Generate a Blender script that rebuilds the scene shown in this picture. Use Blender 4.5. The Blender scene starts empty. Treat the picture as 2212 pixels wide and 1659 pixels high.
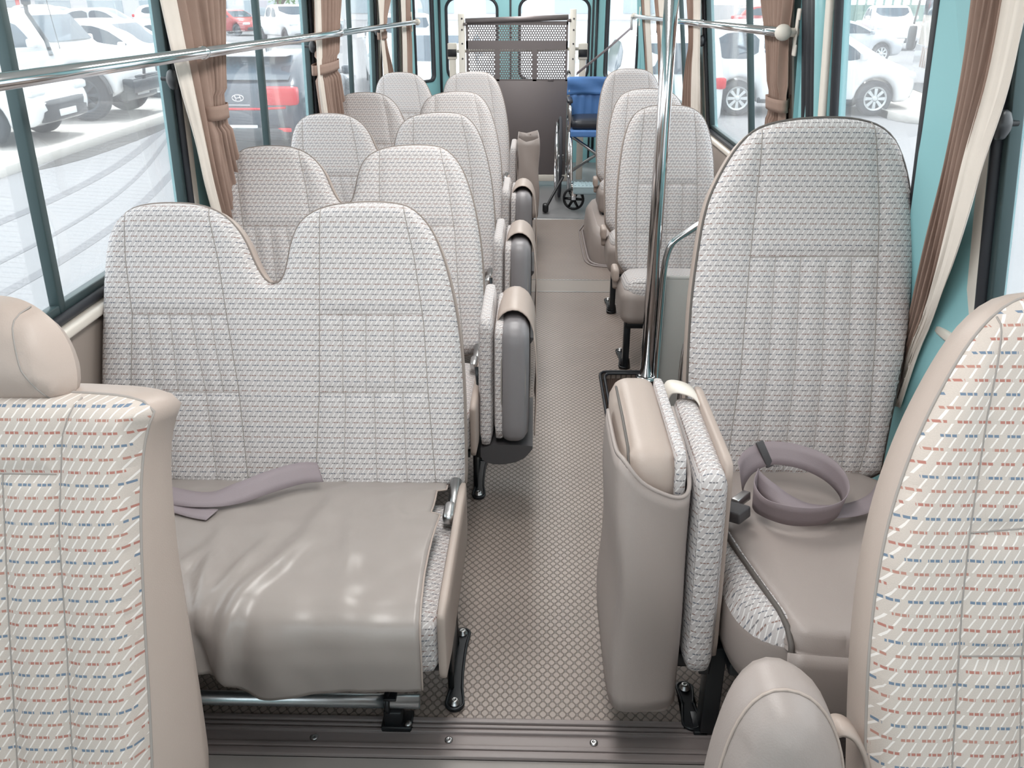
import bpy, bmesh, math, random
import numpy as np
from mathutils import Vector, Matrix, noise
from mathutils.geometry import delaunay_2d_cdt

scene = bpy.context.scene
COL = scene.collection
random.seed(7)
PI = math.pi

# ---------------------------------------------------------------- camera, sky, sun, added lamps, exposure
cam_d = bpy.data.cameras.new('camera'); cam = bpy.data.objects.new('camera', cam_d); COL.objects.link(cam)
cam_d.sensor_width = 36.0; cam_d.lens = 36.0 * 1850 / 2212; cam_d.clip_start = 0.02; cam_d.clip_end = 600
cam.location = (0, 0, 1.45)
cam.rotation_euler = (math.radians(90 - 24.459), 0, math.radians(1.4656))
scene.camera = cam

world = bpy.data.worlds.new('sky_world'); scene.world = world; world.use_nodes = True
bg = world.node_tree.nodes['Background']
bg.inputs[0].default_value = (0.93, 0.97, 1.0, 1); bg.inputs[1].default_value = 2.25

sun_d = bpy.data.lights.new('sun', 'SUN'); sun = bpy.data.objects.new('sun', sun_d); COL.objects.link(sun)
sun_d.energy = 3.0; sun_d.angle = math.radians(8); sun_d.color = (1, .97, .92)
sun.rotation_euler = (math.radians(-14), math.radians(12), 0)

def area(name, loc, sx, sy, power, rot=(0, 0, 0), color=(1, .985, .96)):
    d = bpy.data.lights.new(name, 'AREA'); d.shape = 'RECTANGLE'; d.size = sx; d.size_y = sy
    d.energy = power; d.color = color
    o = bpy.data.objects.new(name, d); o.location = loc; o.rotation_euler = rot; COL.objects.link(o)
    return o
FILL_LAMP_YS = (0.9, 2.6, 4.3, 6.0, 7.4)
for y_ in FILL_LAMP_YS:
    area('added_fill_light', (-.08, y_, 1.93), .34, 1.1, 11)  # fill light added under the roof to lift the cabin brightness

vs = scene.view_settings
vs.view_transform = 'Standard'; vs.look = 'None'; vs.exposure = 0.42; vs.gamma = 1.0; vs.use_curve_mapping = False
scene.display_settings.display_device = 'sRGB'
scene.cycles.transparent_max_bounces = 24
scene.cycles.max_bounces = 8

# ---------------------------------------------------------------- materials
def s2l(c):
    return tuple((x / 255 / 12.92) if x / 255 <= .04045 else ((x / 255 + .055) / 1.055) ** 2.4 for x in c) + (1,)

def mat(name, rgb, rough=.5, metal=0.0, spec=.5, coat=0.0):
    m = bpy.data.materials.new(name); m.use_nodes = True
    b = m.node_tree.nodes['Principled BSDF']
    b.inputs['Base Color'].default_value = s2l(rgb); b.inputs['Roughness'].default_value = rough
    b.inputs['Metallic'].default_value = metal; b.inputs['Specular IOR Level'].default_value = spec
    b.inputs['Coat Weight'].default_value = coat
    m.diffuse_color = s2l(rgb)
    return m

class NT:
    """small node helper"""
    def __init__(s, m): s.t = m.node_tree; s.n = s.t.nodes; s.l = s.t.links; s.b = s.n.get('Principled BSDF')
    def node(s, typ, **kw):
        n = s.n.new(typ)
        for k, v in kw.items(): setattr(n, k, v)
        return n
    def set(s, sock, v):
        if hasattr(v, 'is_output'): s.l.new(v, sock)
        else: sock.default_value = v
    def m(s, op, a, b=0.0, c=0.0):
        n = s.node('ShaderNodeMath', operation=op)
        for i, v in enumerate((a, b, c)): s.set(n.inputs[i], v)
        return n.outputs[0]
    def mix(s, f, a, b):
        n = s.node('ShaderNodeMix', data_type='RGBA')
        s.set(n.inputs[0], f); s.set(n.inputs[6], a); s.set(n.inputs[7], b)
        return n.outputs[2]
    def noise(s, scale, vec=None, detail=3):
        n = s.node('ShaderNodeTexNoise'); n.inputs['Scale'].default_value = scale; n.inputs['Detail'].default_value = detail
        if vec is not None: s.l.new(vec, n.inputs['Vector'])
        return n.outputs['Fac']
    def coord(s, which='Object'):
        return s.node('ShaderNodeTexCoord').outputs[which]
    def xyz(s, v):
        n = s.node('ShaderNodeSeparateXYZ'); s.l.new(v, n.inputs[0]); return n.outputs
    def bump(s, h, strength=.3, dist=.002):
        n = s.node('ShaderNodeBump'); n.inputs['Strength'].default_value = strength; n.inputs['Distance'].default_value = dist
        s.l.new(h, n.inputs['Height']); s.l.new(n.outputs[0], s.b.inputs['Normal'])

def noisy(m, scale=300, strength=.15, dist=.001, var=None, vscale=6):
    t = NT(m); c = t.coord('Object')
    t.bump(t.noise(scale, c), strength, dist)
    if var:
        base = t.b.inputs['Base Color'].default_value[:]
        f = t.noise(vscale, c)
        t.l.new(t.mix(f, tuple(x * (1 - var) for x in base[:3]) + (1,), tuple(min(1, x * (1 + var)) for x in base[:3]) + (1,)), t.b.inputs['Base Color'])
    return m

def fabric_mat(name, base, dashes, white, pu=.0245, pv=.0125, sw=.22, sm=.6):
    m = mat(name, base, .9, spec=.15); t = NT(m)
    x, y, _ = t.xyz(t.coord('UV'))
    r = t.m('DIVIDE', y, pv); ri = t.m('FLOOR', r); rf = t.m('FRACT', r)
    n1 = t.noise(900, t.coord('UV'), 2)
    # dashes: a thin stitched line per row, colours in turn
    line = t.m('LESS_THAN', t.m('ABSOLUTE', t.m('SUBTRACT', rf, .5)), .10)
    du = t.m('FRACT', t.m('ADD', t.m('DIVIDE', x, pu), t.m('MULTIPLY', ri, .37)))
    on = t.m('LESS_THAN', du, .68)
    gap = t.m('GREATER_THAN', t.m('FRACT', t.m('MULTIPLY', t.m('DIVIDE', x, pu), 4)), .22)
    dash = t.m('MULTIPLY', t.m('MULTIPLY', line, on), gap)
    k = t.m('MODULO', t.m('ADD', ri, 300), 3)
    c = t.mix(t.m('GREATER_THAN', k, .5), s2l(dashes[0]), s2l(dashes[1]))
    c = t.mix(t.m('GREATER_THAN', k, 1.5), c, s2l(dashes[2]))
    # white slanting threads crossing the rows
    sl = t.m('FRACT', t.m('DIVIDE', t.m('SUBTRACT', x, t.m('MULTIPLY', y, .62)), pu * .5))
    slash = t.m('MULTIPLY', t.m('LESS_THAN', sl, sw), t.m('GREATER_THAN', t.m('ABSOLUTE', t.m('SUBTRACT', rf, .5)), .14))
    body = t.mix(n1, tuple(v * .86 for v in s2l(base)[:3]) + (1,), tuple(min(1, v * 1.1) for v in s2l(base)[:3]) + (1,))
    col = t.mix(t.m('MULTIPLY', slash, sm), body, s2l(white))
    col = t.mix(t.m('MULTIPLY', dash, .95), col, c)
    t.l.new(col, t.b.inputs['Base Color'])
    h = t.m('ADD', t.m('MULTIPLY', n1, .5), t.m('ADD', t.m('MULTIPLY', slash, .5), t.m('MULTIPLY', dash, -.5)))
    t.bump(h, .35, .0012)
    return m

def floor_mat(name, rgb, line, cell=.0215):
    m = mat(name, rgb, .38, spec=.55); t = NT(m)
    x, y, _ = t.xyz(t.coord('Object'))
    a = t.m('DIVIDE', t.m('ADD', x, t.m('MULTIPLY', y, .8)), cell); b = t.m('DIVIDE', t.m('SUBTRACT', x, t.m('MULTIPLY', y, .8)), cell)
    fa = t.m('ABSOLUTE', t.m('SUBTRACT', t.m('FRACT', a), .5)); fb = t.m('ABSOLUTE', t.m('SUBTRACT', t.m('FRACT', b), .5))
    e = t.m('MAXIMUM', t.m('MAXIMUM', fa, fb), t.m('MULTIPLY', t.m('ADD', fa, fb), .62))
    groove = t.node('ShaderNodeMapRange', interpolation_type='SMOOTHSTEP')
    t.l.new(e, groove.inputs[0]); groove.inputs[1].default_value = .39; groove.inputs[2].default_value = .47
    n = t.noise(5, t.coord('Object'))
    base = t.mix(n, tuple(v * .85 for v in s2l(rgb)[:3]) + (1,), tuple(min(1, v * 1.15) for v in s2l(rgb)[:3]) + (1,))
    t.l.new(t.mix(t.m('MULTIPLY', groove.outputs[0], .8), base, s2l(line)), t.b.inputs['Base Color'])
    t.bump(t.m('SUBTRACT', 1.0, groove.outputs[0]), .6, .002)
    return m

def glass_mat(name, tint=(.84, .93, .93), haze=.12):
    m = bpy.data.materials.new(name); m.use_nodes = True
    nt = m.node_tree; nt.nodes.clear()
    o = nt.nodes.new('ShaderNodeOutputMaterial'); tr = nt.nodes.new('ShaderNodeBsdfTransparent'); tr.inputs[0].default_value = tint + (1,)
    tl = nt.nodes.new('ShaderNodeBsdfTranslucent'); tl.inputs[0].default_value = (.95, .97, 1, 1)
    gl = nt.nodes.new('ShaderNodeBsdfGlossy'); gl.inputs[1].default_value = .02
    fr = nt.nodes.new('ShaderNodeFresnel'); fr.inputs[0].default_value = 1.3
    m1 = nt.nodes.new('ShaderNodeMixShader'); m2 = nt.nodes.new('ShaderNodeMixShader')
    nz = nt.nodes.new('ShaderNodeTexNoise'); nz.inputs['Scale'].default_value = 3
    mr = nt.nodes.new('ShaderNodeMapRange'); mr.inputs[3].default_value = haze * .7; mr.inputs[4].default_value = haze * 1.3
    tc = nt.nodes.new('ShaderNodeTexCoord'); L = nt.links.new
    L(tc.outputs['Object'], nz.inputs['Vector']); L(nz.outputs['Fac'], mr.inputs[0]); L(mr.outputs[0], m1.inputs[0])
    L(tr.outputs[0], m1.inputs[1]); L(tl.outputs[0], m1.inputs[2])
    mu = nt.nodes.new('ShaderNodeMath'); mu.operation = 'MULTIPLY'; mu.inputs[1].default_value = .35; L(fr.outputs[0], mu.inputs[0])
    L(mu.outputs[0], m2.inputs[0]); L(m1.outputs[0], m2.inputs[1]); L(gl.outputs[0], m2.inputs[2]); L(m2.outputs[0], o.inputs[0])
    return m

M = {}
M['fabric'] = fabric_mat('seat_fabric', (190, 184, 183), ((106, 110, 120), (140, 116, 108), (116, 114, 116)), (236, 234, 232))
M['fabric_bright'] = fabric_mat('front_seat_fabric', (190, 179, 171), ((100, 118, 138), (164, 110, 100), (168, 122, 110)), (236, 231, 227), .026, .0175, .17, .6)
M['leather'] = noisy(mat('grey_beige_leather', (154, 143, 138), .42, spec=.45), 420, .22, .0012, .05)
M['leather_warm'] = noisy(mat('warm_beige_leather', (170, 155, 146), .45, spec=.4), 420, .2, .0012, .04)
M['vinyl'] = noisy(mat('vinyl_sheet', (150, 141, 136), .31, spec=.5), 180, .06, .001, .03)
M['leather_dark'] = noisy(mat('dark_grey_leather', (128, 124, 126), .4, spec=.45), 420, .2, .0012, .05)  # darker grey leather for the folded jump seat pads
M['seam'] = mat('seam_thread', (150, 143, 138), .8); M['seam_soft'] = mat('pale_seam_thread', (164, 157, 153), .8)
M['piping'] = mat('dark_piping', (92, 86, 82), .6); M['piping_soft'] = mat('grey_brown_piping', (128, 117, 110), .6)
M['black_metal'] = mat('black_painted_steel', (26, 30, 34), .35, .2)
M['black'] = mat('black_plastic', (24, 25, 28), .4)
M['dark_grey'] = noisy(mat('dark_grey_plastic', (74, 72, 74), .5), 200, .1)
M['chrome'] = mat('chrome', (232, 232, 234), .12, 1.0)
M['steel'] = mat('brushed_steel', (190, 190, 190), .32, 1.0)
M['galv'] = noisy(mat('galvanised_steel', (206, 212, 215), .28, .9), 60, .1, .001, .12, 20)
M['teal'] = noisy(mat('teal_paint', (142, 192, 197), .38, spec=.5), 60, .03)
M['cream'] = noisy(mat('cream_trim', (222, 214, 204), .5), 120, .05)
M['rubber'] = mat('black_rubber_seal', (34, 36, 42), .5)
M['window_frame'] = mat('dark_window_frame', (66, 82, 84), .4, .3)
M['panel_brown'] = noisy(mat('brown_grey_wall_panel', (150, 138, 130), .55), 200, .12)
M['panel_grey'] = noisy(mat('grey_beige_panel', (176, 172, 168), .5), 150, .05)
M['ceiling'] = noisy(mat('white_ceiling_lining', (232, 230, 226), .7), 150, .05)
M['floor'] = floor_mat('studded_floor', (146, 133, 125), (86, 77, 73))
M['floor_plain'] = noisy(mat('plain_floor_band', (138, 129, 122), .4), 40, .04, .001, .06)
M['floor_rear'] = noisy(mat('grey_rear_floor', (128, 128, 130), .35), 40, .05, .001, .12, 4)
M['floor_front'] = noisy(mat('grey_front_floor', (150, 144, 140), .5), 90, .2, .002, .1, 12)
M['trim_dark'] = noisy(mat('dark_ribbed_trim', (136, 126, 124), .4), 60, .05)
M['belt'] = noisy(mat('purple_grey_webbing', (140, 128, 132), .6), 500, .3)
M['curtain'] = noisy(mat('brown_curtain_cloth', (154, 130, 118), .85, spec=.2), 350, .25, .001, .1, 30)
M['lining'] = noisy(mat('pale_curtain_lining', (226, 216, 206), .85, spec=.2), 350, .25, .001, .04, 30)
M['lift_grey'] = noisy(mat('taupe_lift_plate', (118, 110, 110), .45, .3), 40, .04)
M['lift_cream'] = noisy(mat('cream_lift_post', (222, 216, 206), .4), 60, .04)
M['blue'] = noisy(mat('blue_nylon', (82, 126, 186), .5), 300, .15, .001, .1, 12)
M['black_vinyl'] = noisy(mat('black_cushion_vinyl', (40, 42, 50), .35), 200, .1)
M['foot_grey'] = mat('pale_grey_plastic', (168, 190, 198), .45)
M['glass'] = glass_mat('bus_window_glass', (.95, .975, .98), .06)
M['lamp'] = bpy.data.materials.new('added_lamp_diffuser'); M['lamp'].use_nodes = True
_b = M['lamp'].node_tree.nodes['Principled BSDF']; _b.inputs['Emission Color'].default_value = (1, .98, .95, 1); _b.inputs['Emission Strength'].default_value = 1.5  # glowing cover of the added, unseen ceiling lamps
# outside
M['asphalt'] = noisy(mat('pale_asphalt', (134, 134, 137), .9), 3, .05, .01, .16, .3)
M['pave'] = noisy(mat('pale_paving', (188, 184, 180), .9), 5, .05, .01, .1, 1.0)
M['kerb'] = noisy(mat('kerb_stone', (200, 197, 192), .85), 8, .1, .01, .1)
M['kerb_dark'] = mat('painted_dark_kerb', (120, 128, 138), .8)
M['dark_patch'] = noisy(mat('dark_road_patch', (66, 64, 64), .6), 4, .1, .01, .25, 2)
M['car_white'] = mat('white_car_paint', (236, 238, 240), .25, coat=.6)
M['car_silver'] = mat('silver_car_paint', (196, 202, 208), .3, .3, coat=.5)
M['car_navy'] = mat('navy_car_paint', (52, 62, 76), .22, .1, coat=.8)
M['car_red'] = mat('red_car_paint', (178, 50, 48), .3, coat=.6)
M['car_black'] = mat('black_car_paint', (44, 48, 54), .3, coat=.6)
M['car_glass'] = mat('dark_car_glass', (62, 78, 92), .08, spec=.7)
M['tyre'] = noisy(mat('tyre_rubber', (62, 64, 70), .85), 40, .2, .004)
M['rim'] = mat('pale_alloy', (206, 212, 214), .35, .6)
M['rim_dark'] = mat('dark_alloy', (88, 94, 102), .4, .6)
M['red_light'] = mat('red_lamp_lens', (214, 40, 52), .15)
M['pale_light'] = mat('clear_lamp_lens', (224, 232, 236), .1)
M['amber'] = mat('amber_lens', (232, 140, 60), .2)
M['plate'] = mat('white_number_plate', (236, 240, 240), .4)
M['plate_text'] = mat('grey_plate_digits', (120, 140, 140), .6)
M['coach_beige'] = mat('beige_coach_paint', (206, 196, 184), .35, coat=.3)
M['stripe'] = mat('brown_stripe', (150, 126, 112), .5)
M['leaf'] = noisy(mat('green_leaves', (112, 152, 92), .7), 10, .1, .01, .3, 3)
M['bark'] = mat('bark', (120, 104, 90), .9)
M['building'] = noisy(mat('pale_building_wall', (226, 226, 228), .8), 2, .02)
M['building_glass'] = mat('pale_shop_glass', (176, 190, 198), .2)
M['sign_red'] = mat('red_sign', (206, 88, 84), .6)
M['sign_teal'] = mat('teal_sign_letters', (86, 164, 180), .6)
M['fence'] = mat('green_fence', (140, 168, 160), .7)

# ---------------------------------------------------------------- mesh helpers
ORG = {}

def link(o): COL.objects.link(o); return o

def thing(name, label, cat, loc=(0, 0, 0), group=None, rotz=0.0):
    o = bpy.data.objects.new(name, None); link(o)
    o.empty_display_size = .05; o.location = loc; o.rotation_euler = (0, 0, rotz)
    o['label'] = label; o['category'] = cat
    if group: o['group'] = group
    ORG[o.name] = Vector(loc)
    return o

def tag(o, label, cat, group=None, kind=None):
    o['label'] = label; o['category'] = cat
    if group: o['group'] = group
    if kind: o['kind'] = kind
    return o

class MB:
    def __init__(s): s.v = []; s.f = []; s.uv = []; s.mi = []; s.cur = 0; s.flat = False; s.fl = []
    def add(s, vs, fs, uvs=None):
        o = len(s.v); s.v += [tuple(p) for p in vs]
        s.uv += [tuple(u) for u in uvs] if uvs is not None else [(p[0], p[2]) for p in vs]
        for f in fs: s.f.append(tuple(i + o for i in f)); s.mi.append(s.cur); s.fl.append(s.flat)
        return s
    def box(s, x0, x1, y0, y1, z0, z1, bevel=0.0, fn=None, seg=2):
        bm = bmesh.new(); bmesh.ops.create_cube(bm, size=1)
        for v in bm.verts: v.co = Vector(((x0 + x1) / 2 + v.co.x * (x1 - x0), (y0 + y1) / 2 + v.co.y * (y1 - y0), (z0 + z1) / 2 + v.co.z * (z1 - z0)))
        if bevel: bmesh.ops.bevel(bm, geom=bm.edges[:], offset=bevel, segments=seg, affect='EDGES', profile=.5)
        bm.verts.index_update()
        vs = [tuple(v.co) for v in bm.verts]
        if fn: vs = [fn(*p) for p in vs]
        old = s.flat; s.flat = not bevel
        s.add(vs, [[v.index for v in f.verts] for f in bm.faces]); s.flat = old
        bm.free(); return s
    def obox(s, c, half, rot, bevel=0.0):
        R = rot if isinstance(rot, Matrix) else Matrix.Rotation(rot, 3, 'Z')
        c = Vector(c)
        return s.box(-half[0], half[0], -half[1], half[1], -half[2], half[2], bevel, lambda x, y, z: tuple(c + R @ Vector((x, y, z))))
    def tube(s, pts, r, n=10, closed=False, caps=True, flat=1.0):
        pts = [Vector(p) for p in pts]; N = len(pts)
        rr = r if isinstance(r, (list, tuple)) else [r] * N
        vs = []; t0 = None; up = None
        for i, p in enumerate(pts):
            a = pts[(i - 1) % N] if closed or i else p; b = pts[(i + 1) % N] if closed or i < N - 1 else p
            t = (b - a).normalized()
            if up is None:
                up = Vector((0, 0, 1)) if abs(t.z) < .9 else Vector((1, 0, 0))
            u = (up - t * up.dot(t)).normalized(); w = t.cross(u); up = u
            for k in range(n):
                an = 2 * PI * k / n; vs.append(p + (u * math.cos(an) * flat + w * math.sin(an)) * rr[i])
        fs = []
        for i in range(N if closed else N - 1):
            for k in range(n):
                a = i * n + k; b = i * n + (k + 1) % n; c = ((i + 1) % N) * n + (k + 1) % n; d = ((i + 1) % N) * n + k
                fs.append((a, b, c, d))
        if caps and not closed: fs += [tuple(range(n))[::-1], tuple((N - 1) * n + k for k in range(n))]
        return s.add(vs, fs)
    def cyl(s, p0, p1, r, r1=None, n=16):
        return s.tube([p0, p1], [r, r if r1 is None else r1], n)
    def lathe(s, prof, origin, axis, n=24, caps=True):
        axis = Vector(axis).normalized(); u = axis.orthogonal().normalized(); w = axis.cross(u); o = Vector(origin)
        vs = [o + axis * h + (u * math.cos(2 * PI * k / n) + w * math.sin(2 * PI * k / n)) * r for r, h in prof for k in range(n)]
        fs = [(i * n + k, i * n + (k + 1) % n, (i + 1) * n + (k + 1) % n, (i + 1) * n + k) for i in range(len(prof) - 1) for k in range(n)]
        if caps: fs += [tuple(range(n))[::-1], tuple((len(prof) - 1) * n + k for k in range(n))]
        return s.add(vs, fs)
    def grid(s, P, closed_u=False, uvs=None, thick=0.0):
        """P[i][j] points"""
        nu, nv = len(P), len(P[0]); vs = [Vector(p) for row in P for p in row]
        fs = [(i * nv + j, (i + 1) % nu * nv + j, (i + 1) % nu * nv + j + 1, i * nv + j + 1) for i in range(nu if closed_u else nu - 1) for j in range(nv - 1)]
        if uvs is not None: uvs = [u for row in uvs for u in row]
        if not thick: return s.add(vs, fs, uvs)
        nrm = [Vector() for _ in vs]
        for f in fs:
            n = (vs[f[2]] - vs[f[0]]).cross(vs[f[3]] - vs[f[1]])
            for i in f: nrm[i] += n
        o = len(vs); back = [v - n.normalized() * thick if n.length else v for v, n in zip(vs, nrm)]
        fb = [tuple(i + o for i in f[::-1]) for f in fs]
        rim = [j for j in range(nv)]; e = []
        def edge(seq):
            for a, b in zip(seq, seq[1:]): e.append((b, a, a + o, b + o))
        if not closed_u: edge(list(range(nv))[::-1]); edge([(nu - 1) * nv + j for j in range(nv)])
        edge([i * nv for i in range(nu)]); edge([i * nv + nv - 1 for i in range(nu)][::-1])
        return s.add(vs + back, fs + fb + e, None if uvs is None else uvs + uvs)
    def prism(s, poly, fn, d0, d1):
        """poly of 2D points, fn(u, v, d) -> xyz"""
        n = len(poly); vs = [fn(u, v, d0) for u, v in poly] + [fn(u, v, d1) for u, v in poly]
        fs = [tuple(range(n))[::-1], tuple(range(n, 2 * n))] + [(i, (i + 1) % n, n + (i + 1) % n, n + i) for i in range(n)]
        old = s.flat; s.flat = True; s.add(vs, fs); s.flat = old; return s
    def rbox(s, c, half, r, n=10, bulge=(0, 0, 0), fn=None):
        """rounded, slightly inflated cushion block"""
        c = Vector(c); done = {}; vs = []; uvs = []; fs = []
        h = half
        for ax in range(3):
            for sg in (-1, 1):
                a, b = [(1, 2), (2, 0), (0, 1)][ax]
                idx = []
                for i in range(n + 1):
                    for j in range(n + 1):
                        q = [0, 0, 0]; q[ax] = sg * h[ax]; q[a] = (2 * i / n - 1) * h[a]; q[b] = (2 * j / n - 1) * h[b]
                        # push grid lines toward the rounded rims
                        inner = Vector([max(-(h[k] - r), min(h[k] - r, q[k])) for k in range(3)])
                        d = Vector(q) - inner
                        p = inner + d.normalized() * r if d.length > 1e-9 else Vector(q)
                        if d.length <= 1e-9: p = Vector(q)
                        bu = (1 - (p[a] / h[a]) ** 2) * (1 - (p[b] / h[b]) ** 2)
                        p[ax] += sg * bulge[ax] * bu
                        uv = (p[a], p[b]) if ax != 1 else (p[b], p[a])
                        p = p + c
                        if fn: p = Vector(fn(*p))
                        idx.append(len(vs)); vs.append(p); uvs.append((uv[0] + ax * .31, uv[1] + ax * .17))
                for i in range(n):
                    for j in range(n):
                        f = [idx[i * (n + 1) + j], idx[(i + 1) * (n + 1) + j], idx[(i + 1) * (n + 1) + j + 1], idx[i * (n + 1) + j + 1]]
                        fs.append(tuple(f if sg > 0 else f[::-1]))
        return s.add(vs, fs, uvs)
    def build(s, name, mats, parent=None, local=False, weld=0.0):
        me = bpy.data.meshes.new(name)
        off = Vector() if (local or parent is None) else ORG.get(parent.name, Vector())
        me.from_pydata([(p[0] - off[0], p[1] - off[1], p[2] - off[2]) for p in s.v], [], s.f)
        if not isinstance(mats, (list, tuple)): mats = [mats]
        for m in mats: me.materials.append(m)
        uvl = me.uv_layers.new(name='UVMap')
        li = np.empty(len(me.loops), dtype=np.int32); me.loops.foreach_get('vertex_index', li)
        uvl.data.foreach_set('uv', np.array(s.uv, dtype=np.float32)[li].ravel())
        me.polygons.foreach_set('material_index', s.mi); me.polygons.foreach_set('use_smooth', [not f for f in s.fl])
        if weld:
            bm = bmesh.new(); bm.from_mesh(me); bmesh.ops.remove_doubles(bm, verts=bm.verts, dist=weld)
            bmesh.ops.recalc_face_normals(bm, faces=bm.faces); bm.to_mesh(me); bm.free()
        me.update(); me.validate()
        o = link(bpy.data.objects.new(name, me))
        if parent is not None: o.parent = parent; ORG[o.name] = off
        else: ORG[o.name] = Vector()
        return o

def recalc(o):
    bm = bmesh.new(); bm.from_mesh(o.data); bmesh.ops.recalc_face_normals(bm, faces=bm.faces); bm.to_mesh(o.data); bm.free(); return o

def struct(name, mb, m, parent=None):
    o = recalc(mb.build(name, m, parent))
    if parent is None: o['kind'] = 'structure'
    return o

def part(name, mb, m, parent, label=None, local=False, weld=0.0, fix=True):
    o = mb.build(name, m, parent, local, weld)
    if fix and not weld: recalc(o)
    if label: o['label'] = label
    return o

def copy_thing(root, loc, label=None, group=None, skip=()):
    r = root.copy(); link(r); r.location = loc; ORG[r.name] = Vector(loc)
    if label: r['label'] = label
    if group: r['group'] = group
    for ch in list(root.children):
        if ch.name.split('.')[0] in skip: continue
        c = ch.copy(); link(c); c.parent = r
        for g in list(ch.children):
            d = g.copy(); link(d); d.parent = c
    return r

def smooth_poly(pts, it=2, closed=True):
    for _ in range(it):
        out = []; n = len(pts)
        for i in range(n if closed else n - 1):
            a, b = pts[i], pts[(i + 1) % n]
            out.append(tuple(a[k] * .75 + b[k] * .25 for k in range(len(a)))); out.append(tuple(a[k] * .25 + b[k] * .75 for k in range(len(a))))
        if not closed: out = [pts[0]] + out + [pts[-1]]
        pts = out
    return pts

def resample(pts, step, closed=False):
    P = [Vector(p) for p in pts]
    if closed: P = P + [P[0]]
    seg = [(b - a).length for a, b in zip(P, P[1:])]; tot = sum(seg); n = max(2, int(round(tot / step)))
    out = []; i = 0; acc = 0
    for k in range(n if closed else n + 1):
        d = tot * k / n
        while i < len(seg) - 1 and acc + seg[i] < d: acc += seg[i]; i += 1
        t = (d - acc) / seg[i] if seg[i] > 1e-12 else 0
        out.append(P[i].lerp(P[i + 1], max(0, min(1, t))))
    return out

def seg_dist(P, lines, closed=False):
    """distance of every P (n,2) to a set of polylines"""
    best = np.full(len(P), 1e9)
    for L in lines:
        A = np.array([(p[0], p[1]) for p in L], float); B = np.roll(A, -1, 0) if closed else A[1:]
        if not closed: A = A[:-1]
        for a, b in zip(A, B):
            d = b - a; q = d @ d
            t = np.clip(((P - a) @ d) / (q if q > 1e-12 else 1), 0, 1)
            best = np.minimum(best, np.hypot(*(P - a - t[:, None] * d).T))
    return best

def inside(P, poly):
    x, y = P[:, 0], P[:, 1]; r = np.zeros(len(P), bool); n = len(poly)
    for i in range(n):
        x0, y0 = poly[i][0], poly[i][1]; x1, y1 = poly[(i + 1) % n][0], poly[(i + 1) % n][1]
        if y0 == y1: continue
        r ^= ((y0 > y) != (y1 > y)) & (x < (x1 - x0) * (y - y0) / (y1 - y0) + x0)
    return r

def pillow(mb, contour, fn, spacing=.014, T=.05, r=.04, seams=(), groove=.007, gw=.009, extra=None, thread=99, step=None):
    """cushioned panel: fn(u, v, h) -> xyz; the rim is rounded, seams are pressed in"""
    C_ = resample(contour, step or spacing, True); poly = [(p.x, p.y) for p in C_]
    A = np.array(poly); lo, hi = A.min(0), A.max(0)
    g = []
    ny = int((hi[1] - lo[1]) / (spacing * .87)) + 1; nx = int((hi[0] - lo[0]) / spacing) + 2
    for j in range(ny):
        for i in range(nx): g.append((lo[0] + (i + .5 * (j % 2)) * spacing, lo[1] + j * spacing * .87))
    g = np.array(g); g = g[inside(g, poly)]
    S = [resample([(p[0], p[1], 0) for p in L], spacing * .8) for L in seams]
    S = [[(p.x, p.y) for p in L] for L in S]
    d = seg_dist(g, [poly], True); g = g[d > spacing * .55]
    # one ring close to the rim for the rounding
    rings = []
    for k in (.25, .6):
        off = r * k
        for i, p in enumerate(poly):
            a, b = np.array(poly[i - 1]), np.array(poly[(i + 1) % len(poly)]); t = b - a; L = np.hypot(*t) or 1
            nrm = np.array((-t[1], t[0])) / L
            q = np.array(p) + nrm * off
            rings.append(q)
    rings = np.array(rings); 
    if len(rings):
        rings = rings[inside(rings, poly)]; dr = seg_dist(rings, [poly], True)
        rings = rings[dr > r * .2]
    pts = g
    if S:
        sp = np.array([p for L in S for p in L]); sp = sp[inside(sp, poly)]; sp = sp[seg_dist(sp, [poly], True) > spacing * .4]
        side = np.concatenate([sp]); ds = seg_dist(pts, S); pts = pts[ds > spacing * .6]
        pts = np.concatenate([pts, side])
    if len(rings): pts = np.concatenate([pts, rings])
    allp = poly + [tuple(p) for p in pts]
    vs, _, fs, *_ = delaunay_2d_cdt([Vector(p) for p in allp], [], [list(range(len(poly)))], 1, 1e-6)
    V = np.array([(p.x, p.y) for p in vs])
    d = np.clip(seg_dist(V, [poly], True) / r, 0, 1); h = T * np.sqrt(np.clip(1 - (1 - d) ** 2, 0, 1))
    if S:
        ds = seg_dist(V, S); h = h - groove * np.exp(-(ds / gw) ** 2) * np.minimum(1, d * 1.5)
    if extra is not None: h = h + np.array([extra(p[0], p[1]) for p in V]) * d
    P = [fn(p[0], p[1], hh) for p, hh in zip(V, h)]
    F = []
    for f in fs:
        f = list(f)
        a, b, c = V[f[0]], V[f[1]], V[f[2]]
        if (b[0] - a[0]) * (c[1] - a[1]) - (b[1] - a[1]) * (c[0] - a[0]) < 0: f = f[::-1]
        F.append(f)
    mb.add(P, F, [tuple(p) for p in V])
    if thread and S:
        old = mb.cur; mb.cur = 1
        for li_, L in enumerate(S):
            mb.cur = 1 if li_ < thread else 2
            LA = np.array(L); LA = LA[inside(LA, poly)]
            if len(LA) < 2: continue
            dd = np.clip(seg_dist(LA, [poly], True) / r, 0, 1); hh = T * np.sqrt(np.clip(1 - (1 - dd) ** 2, 0, 1)) - groove * np.minimum(1, dd * 1.5)
            mb.tube([fn(p[0], p[1], q + .0001) for p, q in zip(LA, hh)], .0013 if li_ < thread else .0011, 5)
        mb.cur = old
    return poly

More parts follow.
